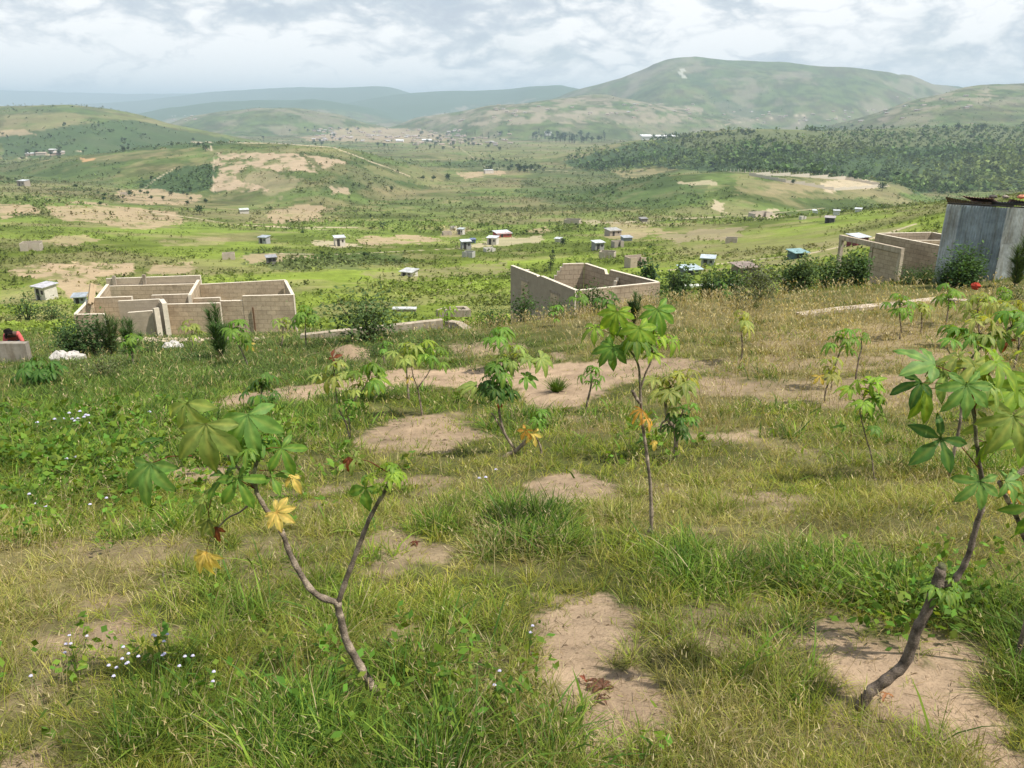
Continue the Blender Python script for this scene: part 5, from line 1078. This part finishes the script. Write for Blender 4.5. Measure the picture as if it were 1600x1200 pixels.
# central plant
plant('tall slim cassava near the centre with a broad umbrella of bright leaves', 4.75,
      [([(987, 888), (998, 855), (1017, 825)], .012, .0105), ([(1018, 838), (1017, 770), (1010, 705), (1003, 655), (1000, 600), (997, 570), (985, 548)], .0125, .0055), ([(1000, 630), (992, 618), (988, 610)], .011, .010), ([(1000, 612), (1008, 585), (1017, 565), (1020, 545)], .006, .0045)],
      [(985, 540, .02, 7, .15, 'g'), (1018, 540, 0, 5, .13, 'b')],
      [(998, 513, -.12, -80, .175, 'b', dict(face=.6, lobes=7, droop=.35, stem=(985, 548), spread=125)), (1027, 483, -.02, -72, .18, 'g', dict(face=.6, lobes=7, droop=.3, stem=(1017, 550))), (965, 487, 0, -100, .18, 'b', dict(face=.45, lobes=7, droop=.5, stem=(985, 548))),
       (958, 542, -.08, -130, .17, 'g', dict(face=.5, lobes=7, droop=.4, stem=(985, 548))), (930, 512, 0, -160, .14, 'b', dict(face=.35, lobes=5, droop=.5, stem=(985, 546))), (1050, 530, 0, -35, .13, 'b', dict(face=.4, lobes=5, droop=.6, stem=(1017, 550))), (984, 505, .1, -90, .05, 'r', dict(face=.5, lobes=3, spread=50, droop=.4, label='dry brown leaf')),
       (1003, 640, -.03, -135, .13, 'o', dict(face=.4, lobes=5, droop=.5, narrow=.2, spread=80, **YL)), (1022, 688, -.03, -85, .075, 'y', dict(face=.6, lobes=3, spread=45, narrow=.4, stem=(1010, 690), **YL)), (1010, 655, 0, -30, .10, 'o', dict(face=.3, lobes=4, droop=.6, **YL))], seed=5)
plant('densely leafed dark green cassava with a crooked base left of the centre', 8.2,
      [([(776, 740), (788, 715), (806, 704), (826, 686)], .030, .022), ([(806, 704), (790, 680), (782, 655), (779, 625), (781, 600)], .017, .010), ([(790, 682), (778, 660), (768, 645)], .010, .007)],
      [(778, 612, 0, 16, .15, 'd'), (782, 578, .05, 12, .16, 'g'), (800, 562, .1, 6, .19, 'p'), (765, 600, .05, 8, .13, 'd')],
      [(745, 602, 0, 178, .26, 'p', dict(face=.25, lobes=5, spread=70, stem=(775, 608))), (832, 677, -.05, -70, .17, 'y', dict(face=.6, lobes=5, droop=.3, spread=100, **YL)), (822, 672, -.05, -120, .15, 'o', dict(face=.5, lobes=5, droop=.3, **YL)), (780, 625, -.1, -85, .12, 'r', dict(face=.8, lobes=2, spread=20, label='dry reddish leaf')),
       (845, 560, .05, -40, .24, 'p', dict(face=.4, lobes=6, droop=.4, stem=(795, 580))), (820, 590, 0, -15, .2, 'g', dict(face=.4, lobes=6, stem=(784, 600)))], seed=7)
plant('thin two headed cassava left of the soil mound with a brown hanging leaf', 9.0,
      [([(550, 705), (548, 690), (540, 660), (528, 635), (524, 600), (521, 572)], .013, .006), ([(548, 690), (546, 660), (540, 640)], .008, .006), ([(540, 642), (556, 622), (572, 600), (576, 585)], .009, .005)],
      [(521, 585, 0, 6, .20, 'w'), (540, 635, 0, 6, .13, 'g'), (560, 605, 0, 7, .14, 'p'), (578, 585, 0, 5, .2, 'g')], [(512, 590, 0, -100, .24, 'w', dict(face=.5, lobes=5)), (520, 560, 0, 60, .15, 'r', dict(face=.4, lobes=4, label='reddish young leaf')), (590, 590, 0, -40, .22, 'b', dict(face=.4, lobes=6))], seed=9)
plant('small forked cassava standing on the soil mound behind the path', 12.0,
      [([(660, 650), (655, 620), (652, 603)], .018, .012), ([(652, 605), (645, 585), (642, 560)], .010, .005), ([(653, 605), (668, 585), (678, 565)], .011, .006)], [(642, 560, 0, 9, .22, 'p'), (680, 560, 0, 10, .2, 'g'), (660, 548, .1, 5, .2, 'b')], [], seed=11)
plant('slender cassava behind the forked one at the edge of the path', 13.6, [([(638, 614), (636, 590), (635, 560)], .022, .010)], [(635, 555, 0, 11, .22, 'p')], [(638, 590, 0, -60, .14, 'y', YL | dict(face=.4, lobes=4))], seed=13)
plant('young straight cassava at the path edge right of the dark leafed plant', 11.5, [([(917, 632), (922, 610), (926, 588)], .022, .012)], [(925, 582, 0, 7, .15, 'g'), (928, 600, 0, 5, .12, 'g')], [], seed=15)
plant('bushy cassava with twisted brown trunk behind the tall central one', 7.6,
      [([(1056, 695), (1054, 670), (1044, 655), (1040, 630), (1046, 615)], .026, .014), ([(1054, 675), (1062, 655), (1068, 640)], .014, .008), ([(1044, 655), (1034, 662), (1032, 675)], .012, .008)],
      [(1048, 605, 0, 8, .19, 'w'), (1040, 625, 0, 6, .13, 'p'), (1065, 655, 0, 8, .12, 'd'), (1058, 672, 0, 9, .12, 'd'), (1076, 645, .05, 6, .11, 'g'), (1070, 600, .1, 5, .19, 'w')], [], seed=17)
plant('lone spindly cassava in the yellow grass with a snapped dark stump', 6.3,
      [([(1366, 778), (1367, 748)], .017, .015), ([(1367, 760), (1362, 715), (1352, 680), (1345, 650), (1343, 632), (1350, 622)], .006, .0045)], [(1348, 618, 0, 6, .16, 'b'), (1350, 660, 0, 4, .11, 'g')],
      [(1330, 612, 0, 170, .12, 'y', dict(face=.3, lobes=4, spread=60, **YL)), (1360, 600, 0, 30, .18, 'b', dict(face=.35, lobes=5, droop=.4)), (1362, 622, 0, -30, .19, 'g', dict(face=.45, lobes=6)), (1338, 630, 0, 160, .14, 'w', dict(face=.3, lobes=4)), (1375, 648, 0, -20, .12, 'b', dict(face=.3, lobes=4)), (1322, 668, 0, 165, .12, 'g', dict(face=.3, lobes=3, spread=50))], seed=19)
plant('large leaning cassava in the right foreground with thick dark trunk and dark fingered leaves', 2.45,
      [([(1336, 1135), (1352, 1090), (1385, 1062), (1415, 1035), (1430, 990), (1448, 955), (1462, 918), (1470, 888)], .021, .0165), ([(1470, 915), (1492, 905), (1512, 870), (1526, 820), (1537, 780), (1532, 735), (1526, 690), (1522, 650), (1512, 610)], .0115, .005), ([(1462, 918), (1470, 900), (1473, 882)], .018, .012)],
      [(1470, 925, 0, 9, .062, 'g'), (1512, 605, .05, 5, .12, 'p')],
      [(1510, 601, -.10, -88, .125, 't', dict(face=.75, lobes=7, droop=.15, spread=128, stem=(1525, 650))), (1470, 660 + 25, -.08, -140, .14, 'd', dict(face=.85, lobes=5, droop=.05, spread=125, stem=(1532, 735))), (1530, 752, -.06, -110, .11, 't', dict(face=.7, lobes=6, droop=.15, spread=125, stem=(1535, 765))),
       (1460, 570, -.02, 172, .14, 't', dict(face=.45, lobes=4, spread=70, droop=.1, stem=(1512, 610), pet=(.2, .04, .04))), (1440, 598, .0, -145, .11, 'd', dict(face=.4, lobes=4, spread=80, droop=.3, stem=(1505, 615))), (1445, 608, .0, -95, .14, 'b', dict(face=.6, lobes=2, spread=25, stem=(1505, 615))), (1522, 568, .05, -60, .13, 'w', dict(face=.5, lobes=6, stem=(1520, 640))), (1555, 565, .05, -35, .16, 'b', dict(face=.35, lobes=6, stem=(1522, 640))),
       (1583, 650, -.05, -95, .16, 'p', dict(face=.6, lobes=6, droop=.2, stem=(1590, 700))), (1545, 660, .02, -120, .1, 'p', dict(face=.5, lobes=4)), (1540, 690, 0, -100, .1, 'b', dict(face=.5, lobes=3, spread=50))], seed=21, bark=(.19, .15, .12))
plant('cassava reaching in at the right edge with an orange tinged leaf', 2.7,
      [([(1625, 885), (1605, 850), (1585, 800), (1568, 770), (1562, 752)], .010, .008), ([(1566, 765), (1590, 742), (1615, 722)], .010, .008)], [(1640, 700, .1, 4, .12, 'p')],
      [(1572, 752, -.04, -15, .12, 't', dict(face=.6, lobes=5, spread=100, narrow=.34)), (1612, 792, -.05, -110, .14, 'g', dict(face=.6, lobes=5, stem=(1600, 770))), (1575, 768, .02, -30, .08, 'o', dict(face=.4, lobes=3, spread=40, label='orange tinged leaf')), (1600, 690, .0, -170, .12, 'b', dict(face=.5, lobes=5)), (1590, 610, .1, -150, .18, 'b', dict(face=.4, lobes=6)), (1610, 600, .1, -100, .16, 'b', dict(face=.5, lobes=6))], seed=23)
plant('spreading cassava behind the foreground plant at the right with many narrow leaves', 6.2,
      [([(1500, 660), (1503, 610), (1508, 575), (1530, 545)], .014, .008), ([(1508, 575), (1490, 560), (1480, 545)], .008, .005), ([(1530, 545), (1565, 520), (1600, 500)], .009, .006)], [(1500, 530, 0, 7, .16, 'g'), (1530, 522, 0, 6, .16, 'w'), (1580, 510, 0, 5, .16, 'g'), (1590, 545, .1, 4, .17, 'p'), (1560, 490, .2, 4, .15, 'w')], [(1575, 532, 0, -120, .12, 'r', dict(face=.4, lobes=3, label='dry brown leaf'))], seed=25)
small = [(1303, 578, 8.7 + 3.2, [(1310, 556), (1316, 540)], 520, .2, 'g', 12, 'mid sized cassava with drooping crown in the dry grass, upper right'), (1290, 612, 10.8, [(1295, 595)], 573, .2, 'w', 7, 'low cassava with an orange leaf just below the drooping crowned one'), (1342, 560, 12.5, [(1346, 545)], 522, .15, 'g', 5, 'tiny sprout right of the drooping crowned cassava'),
         (1408, 516, 16.2, [(1406, 498)], 468, .26, 'g', 10, 'cassava with claw like leaves left of the pale strip end'), (1440, 512, 16.6, [(1440, 498)], 476, .22, 'w', 8, 'cassava just right of the claw leaved one on the pale strip'), (1478, 508, 17.5, [(1482, 480)], 450, .26, 'g', 9, 'thin cassava against the tin shed base'),
         (1530, 520, 15.0, [(1528, 490)], 462, .26, 'p', 11, 'pale cassava below the red flower head'), (1572, 500, 17.0, [(1568, 480)], 452, .24, 'g', 9, 'cassava at the right below the lighter shed wall'), (1592, 540, 13, [(1590, 515)], 480, .24, 'w', 10, 'cassava cut by the right edge beneath the shed'),
         (210, 590, 20.5, [(208, 565), (205, 545)], 518, .28, 'g', 8, 'thin dark cassava stem left of the long house pillars'), (302, 545, 25, [(300, 530)], 508, .33, 'p', 9, 'cassava in front of the pillars of the long house'), (386, 568, 20, [(376, 545), (368, 530)], 502, .32, 'g', 12, 'cassava with a yellow leaf before the right half of the long house'),
         (440, 540, 25, [(442, 525)], 498, .33, 'p', 9, 'pale cassava before the right corner of the long house'), (478, 540, 24, [(477, 510)], 480, .36, 'g', 14, 'leafy cassava at the right corner of the long house'), (702, 512, 27, [(700, 500)], 480, .3, 'b', 8, 'yellowish sapling by the pale footing end'),
         (783, 560, 16.5, [(780, 540)], 520, .3, 'g', 11, 'cassava beyond the path behind the dark leafed plant'), (600, 560, 18.5, [(598, 545)], 534, .2, 'g', 6, 'low cassava at the grass edge beyond the two headed one'), (402, 640, 12.8, [(408, 622)], 598, .26, 'd', 12, 'dark cassava with brown twigs at the left end of the path'),
         (950, 500, 21, [(948, 485)], 468, .3, 'd', 10, 'dark cassava before the corner of the middle ruin'), (905, 492, 24, [(906, 478)], 462, .28, 'g', 9, 'cassava hiding the near corner of the middle ruin'), (868, 512, 22, [(866, 500)], 482, .24, 'g', 7, 'low cassava left of the middle ruin corner'),
         (1012, 545, 17, [(1015, 520)], 500, .25, 'd', 9, 'dark cassava peeping out behind the tall central one'), (1160, 545, 14.5, [(1158, 515)], 492, .24, 'w', 7, 'wispy cassava in the dry grass right of centre'), (255, 975, 3.9, [(262, 940), (255, 900)], 890, .03, 'w', 3, 'bare dead cassava twig in the left foreground'),
         (845, 700, 8.2, [(835, 676), (838, 660)], 645, .13, 'g', 7, 'little cassava shoot above the yellow leaves'), (60, 628, 17, [(62, 600)], 572, .30, 'd', 26, 'round dark leafed bush like cassava at the left edge'), (1130, 470, 26, [(1128, 462)], 448, .3, 'd', 7, 'small dark cassava near the row of white stones')]
for k, (x_, y_, Y_, mids, ty, sz, tn, nl, lb) in enumerate(small):
    top_ = (mids[-1][0], ty + (mids[-1][1] - ty) * .35); tip = [(x_, y_)] + mids + [top_]
    px_m = F / (Y_ * 1.05)
    extra = []
    if 'orange leaf' in lb or 'yellow leaf' in lb: extra = [(x_ + (3 if x_ < 1000 else -10), mids[0][1] - 8, 0, -90, sz * .9, 'y', dict(face=.6, lobes=4, spread=90, label='yellowed leaf'))]
    hgt = (y_ - ty); cr = [(top_[0], ty + hgt * .18, 0, nl // 2 + 1, sz, tn), (top_[0] + rs.uniform(-.12, .12) * hgt, ty + hgt * .38, .1, nl // 2, sz * .85, tn)]
    if nl > 20: cr = [(x_ + a, ty + b, 0, 7, sz, 'd') for a, b in ((-16, 12), (0, 4), (16, 12), (4, 20))]
    plant(lb, Y_, [(tip, .0009 * Y_ + .006, .0005 * Y_ + .003)], cr, extra, seed=60 + k, nodes=False)
# red flower head on the right plant
q = P(1524, 447, 15.2); rock('flower_head', (q.x, q.y, q.z), .09, 'red flower head above the pale cassava by the shed', 'flower', None, (.35, .05, .03), .8, 5, mat='cloth')
# ------------------------------------------------------------------ feathery saplings and bushes
def needle_bush(name, px0, py0, Y, hpx, wpx, label, cat, group, tone=(.045, .09, .025), n=900, spiky=True, seed=0, stalk=True):
    b = P(px0, py0, Y); gz = hz(b.x, b.y); sc_ = (Y * CP - b.z * SP) / F; h = hpx * sc_ + max(0, b.z - gz); wd = wpx * sc_; r_ = np.random.default_rng(seed)
    e = empty(name, (b.x, b.y, gz), label, cat, group); mb = MB(); ns = 4 + seed % 4
    tips = []
    for k in range(ns):
        a = k * 2.4 + seed; q = wd * (.2 + .28 * ((k * 37 + seed * 13) % 10) / 10) * (k > 0); pts = [Vector((b.x, b.y, gz - .1)), Vector((b.x + math.cos(a) * q * .5, b.y + math.sin(a) * q * .5, gz + h * .4)), Vector((b.x + math.cos(a) * q, b.y + math.sin(a) * q, gz + h * (.92 - .5 * (((k * 53 + seed * 29) % 10) / 10) * (k > 0))))]
        mb.tube(pts, [.02 * h, .012 * h, .004 * h], 5, (.13, .1, .06)); tips.append(pts)
    mb.build('stem', MAT['bark'], e)
    ki = r_.integers(0, ns, n); t_ = r_.uniform(.12, 1, n); P0 = np.array([[list(p) for p in tips[i]] for i in ki]); seg = np.where(t_ < .5, 0, 1); ft = np.where(t_ < .5, t_ * 2, t_ * 2 - 1)[:, None]
    c = P0[np.arange(n), seg] * (1 - ft) + P0[np.arange(n), seg + 1] * ft; az = r_.uniform(0, 6.28, n)
    if spiky:
        L = h * r_.uniform(.10, .34, n) * (1.15 - .4 * t_); lean = r_.uniform(.3, .97, n); az = az + 0.0
        V, q_, tr, cc = blades(c[:, 0], c[:, 1], c[:, 2], az, L, h * r_.uniform(.007, .014, n) , lean, r_.uniform(0, .25, n), np.array([tone]) * r_.uniform(.6, 1.5, (n, 1)), 2)
    else:
        off = r_.normal(0, 1, (n, 3)) * np.array([wd * .24, wd * .24, h * .14]); c = c + off; c[:, 2] = np.maximum(c[:, 2], gz + .03)
        V, q_, tr, cc = leafcards(c[:, 0], c[:, 1], c[:, 2], h * r_.uniform(.05, .12, n), np.array([tone]) * r_.uniform(.55, 1.5, (n, 1)), .2, .5)
    o = np_mesh('foliage', V - np.array([b.x, b.y, gz]), [q_, tr.reshape(-1, 3)] if len(tr) else q_, cc, MAT['bush']); o.parent = e
    return e
SAP = 'feathery saplings along the slope edge'
for k, (x_, y_, Y_, h_, w_, lb) in enumerate(((345, 552, 22, 68, 34, 'spiky upright sapling before the middle of the long house'), (145, 552, 24, 52, 40, 'leftmost feathery sapling beneath the pale corner of the long house'), (175, 552, 24, 55, 38, 'feathery sapling second from the left below the long house'), (205, 550, 24.5, 48, 30, 'feathery sapling nearest the pillars of the long house'), (112, 548, 24, 40, 26, 'low feathery sapling beside the white sacks'),
                                          (575, 528, 24, 78, 74, 'bushy many stemmed sapling standing over the long footing'), (992, 478, 21, 24, 20, 'short spiky tuft above the tall central cassava'), (1124, 444, 30, 24, 20, 'small sapling at the left end of the row on the crest'), (1105, 446, 30, 16, 14, 'lowest sapling left in the crest row'), (1148, 446, 30, 26, 22, 'sapling second in the row right of the white stones'),
                                          (1232, 440, 27, 34, 26, 'dark sapling left of the double pair on the crest'), (1254, 442, 27, 42, 24, 'tallest dark sapling of the crest pair'), (1182, 452, 24, 40, 44, 'wide grey green sapling on the crest'), (1290, 432, 28, 26, 24, 'sapling just left of the porch post'), (1320, 436, 28, 42, 30, 'sapling wrapped round the left porch post'), (1342, 432, 28, 38, 22, 'sapling between the porch posts'),
                                          (1418, 436, 25, 20, 24, 'low sapling at the right porch post'), (1445, 436, 25, 22, 20, 'low sapling before the block wall'), (1498, 436, 23.2, 52, 34, 'dense dark sapling at the left corner of the tin shed'), (1516, 436, 23.4, 46, 26, 'right half of the dark pair at the tin shed'), (1588, 440, 22.5, 70, 24, 'sparse tall sapling at the lighter shed wall'), (1475, 436, 23.5, 20, 18, 'small sapling left of the dark pair'),
                                          (1012, 420, 60, 14, 22, 'dark sapling behind the right corner of the middle ruin'), (1060, 438, 50, 24, 24, 'green sapling beyond the ruin near the white stones'))):
    needle_bush('sapling', x_, y_, Y_, h_ * (1.2 if x_ < 400 else 1.0), w_ * (1.7 if x_ < 400 else 1.35), lb, 'sapling', SAP, ((.065, .125, .035), (.055, .105, .032), (.085, .135, .045))[k % 3] if k != 12 else (.10, .115, .06), (1500, 1200, 1700)[k % 3], k in (0, 2, 3, 6, 20), seed=k)
for k, (x_, y_, Y_, h_, w_, lb) in enumerate(((820, 478, 29, 26, 40, 'leafy bush at the foot of the left wall of the middle ruin'), (870, 488, 25, 22, 50, 'straggly bush below the bricked up window'), (925, 476, 26, 34, 40, 'bright bush hiding the front corner of the middle ruin'), (240, 548, 24, 26, 60, 'low bush under the long house wall'), (165, 600, 18, 44, 70, 'grey green bush between the sacks and the lush grass'), (300, 560, 21, 22, 60, 'low scrubby bush in front of the pillars'), (40, 480, 60, 22, 44, 'bush in the field behind the person'), (80, 486, 60, 16, 34, 'second bush in the field behind the person'),
                                          (1175, 462, 22, 22, 90, 'wispy grey green bush among the dry stalks'), (1040, 470, 24, 20, 60, 'low bush on the crest right of the ruin'), (660, 545, 20, 26, 60, 'dark bush beyond the path'), (770, 490, 27, 18, 60, 'bush on the crest left of the ruin'), (590, 560, 20, 30, 50, 'dark undergrowth bush below the footing'), (1580, 470, 19, 26, 40, 'dry bush below the lighter shed wall'), (500, 548, 24, 18, 50, 'low bush left end of the footing'))):
    needle_bush('bush', x_, y_, Y_, h_, w_, lb, 'bush', 'bushes along the slope edge', (.06, .11, .03) if k not in (4, 8, 13) else (.10, .12, .05), 900, False, 40 + k)
# grass tuft alone on the path
q = ground_hit(870, 612, 3); k_ = 260; az = rng.uniform(0, 6.28, k_); 
V, q_, tr, cc = blades(np.cos(az) * rng.random(k_) * .06, np.sin(az) * rng.random(k_) * .06, np.zeros(k_) - .01, az, rng.uniform(.18, .38, k_), np.full(k_, .012), rng.uniform(.1, .8, k_), rng.uniform(0, .3, k_), GREEN[0] * rng.uniform(.5, 1.2, (k_, 1)), 2)
o = np_mesh('grass_tuft', V, [q_, tr], cc, MAT['grass']); o.location = q; tag(o, 'lone round tuft of grass on the bare path', 'grass tuft')
# ------------------------------------------------------------------ small lilac flowers
def flower(px0, py0, n, label, seed):
    rs_ = random.Random(seed); g_ = ground_hit(px0, py0, 1.2); f_ = max(1, g_.y / 3.2); e = empty('wildflower', g_, label, 'wildflower', 'lilac wildflowers in the grass')
    for k in range(n):
        a = rs_.uniform(0, 6.28); q = rs_.uniform(.01, .07) * f_; top_ = g_ + Vector((math.cos(a) * q, math.sin(a) * q, rs_.uniform(.16, .25) + .05 * lushness(g_)))
        mb = MB(); mb.tube([g_, g_.lerp(top_, .6) + Vector((0, 0, .02)), top_], [.0015 * f_, .0012 * f_, .001 * f_], 4, (.1, .16, .04)); mb.build('stalk', MAT['grass'], e)
        mb = MB()
        for i in range(14):
            b = i * 2.4; r_ = .0062 * f_ * math.sqrt(i / 14); c = top_ + Vector((math.cos(b) * r_, math.sin(b) * r_, .003 * f_ * (1 - i / 14)))
            s_ = .0026 * f_; mb.add([c + Vector((s_, 0, 0)), c + Vector((0, s_, .001)), c + Vector((-s_, 0, 0)), c + Vector((0, -s_, 0)), c + Vector((0, 0, s_ * 1.6))], [(0, 1, 4), (1, 2, 4), (2, 3, 4), (3, 0, 4), (3, 2, 1, 0)], (.62, .60, .78))
        mb.build('flower_head', MAT['cloth'], e)
def lushness(g_): return 0
for k, (x_, y_, n, lb) in enumerate(((125, 1065, 5, 'cluster of five lilac flowers, upper left of the foreground group'), (262, 1062, 4, 'lilac flowers highest in the left foreground group'), (215, 1090, 5, 'lilac flowers in the middle of the left foreground group'), (240, 1080, 2, 'pair of lilac flowers right of the middle cluster'), (192, 1112, 4, 'lowest cluster of lilac flowers in the left foreground'), (300, 1105, 3, 'lilac flowers rightmost in the left foreground group'), (73, 1118, 1, 'single lilac flower at the lower left'), (355, 1115, 2, 'pale flowers beside the bright grass blade'), (770, 1130, 2, 'two pale flowers left of the bare soil'), (825, 1042, 2, 'pair of pale flowers on the edge of the bare soil'),
                              (125, 672, 6, 'lilac flowers in the lush grass, left of the big drooping leaf'), (142, 675, 5, 'second lilac cluster in the lush grass'), (15, 690, 3, 'lilac flowers in the lush grass at the left edge'), (90, 676, 3, 'faint pale flowers left of the lush cluster'), (118, 738, 2, 'pale flowers below the lush grass clusters'), (172, 716, 2, 'pale flowers right of the lush patch'), (53, 822, 3, 'lilac flowers over the dry grass at the left'), (163, 826, 2, 'pale flowers near the large left leaf'), (240, 660, 1, 'single pale flower near the path start'), (765, 780, 3, 'white flowers under the dark leafed cassava'))):
    flower(x_, y_, n, lb, 300 + k)
# ------------------------------------------------------------------ fallen dry leaves
def dry_leaf(px0, py0, size, col, label, seed, n=2):
    g_ = ground_hit(px0, py0, 1.2); mb = MB(); rs_ = random.Random(seed)
    cassava_leaf(mb, g_ + Vector((0, 0, .02)), Vector((math.cos(seed), math.sin(seed), .1)), Vector((0, .2, 1)), size, col, n, .3, seed, 100, .3, .5)
    tag(mb.build('fallen_leaf', MAT['leaf'], origin=g_, smooth=True), label, 'fallen leaf', 'dry fallen leaves on the bare soil')
dry_leaf(915, 1072, .07, (.30, .11, .07), 'reddish dry leaf on the bare soil in the centre foreground', 1); dry_leaf(942, 1080, .09, (.15, .08, .05), 'dark curled leaf heap right of the reddish leaf', 2, 6); dry_leaf(935, 1095, .06, (.12, .07, .045), 'small dark scrap below the curled leaf heap', 6, 4)
dry_leaf(652, 852, .07, (.14, .04, .03), 'dark red dry leaf on the brown patch by the forked cassava', 3, 5); dry_leaf(1383, 1092, .05, (.42, .22, .12), 'small orange leaf beside the leaning trunk', 4, 3); dry_leaf(773, 955, .06, (.5, .38, .25), 'pale dry leaf standing at the grass edge', 5, 2)
# ------------------------------------------------------------------ person crouching behind the low wall
def person():
    b = P(16, 520, 23.3); gz = hz(b.x, b.y); e = empty('person', (b.x, b.y, gz), 'person in a red pink shirt with black hair bending behind the low left wall', 'person')
    topz = P(22, 514, 23.0).z - gz       # crown of the head above the ground
    s_ = 1.0; hd = Vector((-.05, -.38, topz - .12)); nk = Vector((0, -.28, topz - .18)); ch = Vector((.03, -.12, topz - .24)); pv = Vector((.08, .28, max(.42, topz - .5)))
    J = [pv, pv.lerp(ch, .5) + Vector((0, 0, .06)), ch, nk, hd, hd + Vector((-.01, -.07, -.05)),
         ch + Vector((.17, -.02, 0)), ch + Vector((.25, -.12, -.26)), ch + Vector((.16, -.3, -.42)), ch + Vector((.14, -.36, -.47)), ch + Vector((-.17, -.02, 0)), ch + Vector((-.24, -.14, -.26)), ch + Vector((-.14, -.32, -.42)), ch + Vector((-.12, -.38, -.47)),
         pv + Vector((.11, .02, -.03)), Vector((.2, -.16, .36)), Vector((.17, .1, .06)), Vector((.2, -.08, .03)), pv + Vector((-.11, .02, -.03)), Vector((-.1, -.16, .36)), Vector((-.06, .1, .06)), Vector((-.09, -.08, .03))]
    E = [(0, 1), (1, 2), (2, 3), (3, 4), (4, 5), (2, 6), (6, 7), (7, 8), (8, 9), (2, 10), (10, 11), (11, 12), (12, 13), (0, 14), (14, 15), (15, 16), (16, 17), (0, 18), (18, 19), (19, 20), (20, 21)]
    ra = R(33.5); J = [Vector((v.x * math.cos(ra) - v.y * math.sin(ra), v.x * math.sin(ra) + v.y * math.cos(ra), v.z)) for v in J]; hd = J[4]
    rd = [.13, .14, .14, .055, .09, .06, .06, .042, .03, .035, .06, .042, .03, .035, .08, .065, .04, .035, .08, .065, .04, .035]
    def skin(nm, idx, grow, mat, parent, sub=2, root=0):
        me = bpy.data.meshes.new(nm); mp = {j: i for i, j in enumerate(idx)}
        me.from_pydata([J[j] for j in idx], [(mp[a], mp[b_]) for a, b_ in E if a in mp and b_ in mp], [])
        o = bpy.data.objects.new(nm, me); C.objects.link(o); o.parent = parent; sm = o.modifiers.new('skin', 'SKIN'); ss = o.modifiers.new('sub', 'SUBSURF'); ss.levels = ss.render_levels = sub; sm.use_smooth_shade = True
        for k, j in enumerate(idx):
            v = me.skin_vertices[0].data[k]; v.radius = (rd[j] + grow, rd[j] + grow); v.use_root = (k == 0)
        me.materials.append(mat); return o
    dark = solid_mat('dark_skin', .6, .3, .05, 8, .05, base=(.09, .05, .035)); red = solid_mat('red_pink_shirt', .95, .1, .2, 14, .4, base=(.62, .14, .13)); trs = solid_mat('dark_trousers', .95, .1, .15, 10, .3, base=(.05, .06, .09))
    body = skin('body', list(range(22)), 0, dark, e); skin('shirt', [0, 1, 2, 6, 7, 10, 11], .018, red, e); skin('trousers', [0, 14, 15, 16, 18, 19, 20], .018, trs, e)
    hr_ = rock('hair', (b.x + hd.x - .02, b.y + hd.y + .03, gz + hd.z + .03), .118, None, None, None, (.012, .01, .009), .95, 3, parent=e, mat='cloth')
    for sx in (9, 13):      # fingers
        for k in range(5):
            h0 = J[sx]; mb = MB(); dx = (k - 2) * .016; L_ = [.05, .07, .075, .07, .055][k]
            mb.tube([Vector((b.x, b.y, gz)) + h0 + Vector((dx, -.02, 0)), Vector((b.x, b.y, gz)) + h0 + Vector((dx * 1.3, -.02 - L_ * .6, -.01)), Vector((b.x, b.y, gz)) + h0 + Vector((dx * 1.4, -.02 - L_ * .8, -.045))], [.009, .008, .006], 6, (.09, .05, .035))
            o = mb.build('finger', dark, e, smooth=True)
person()
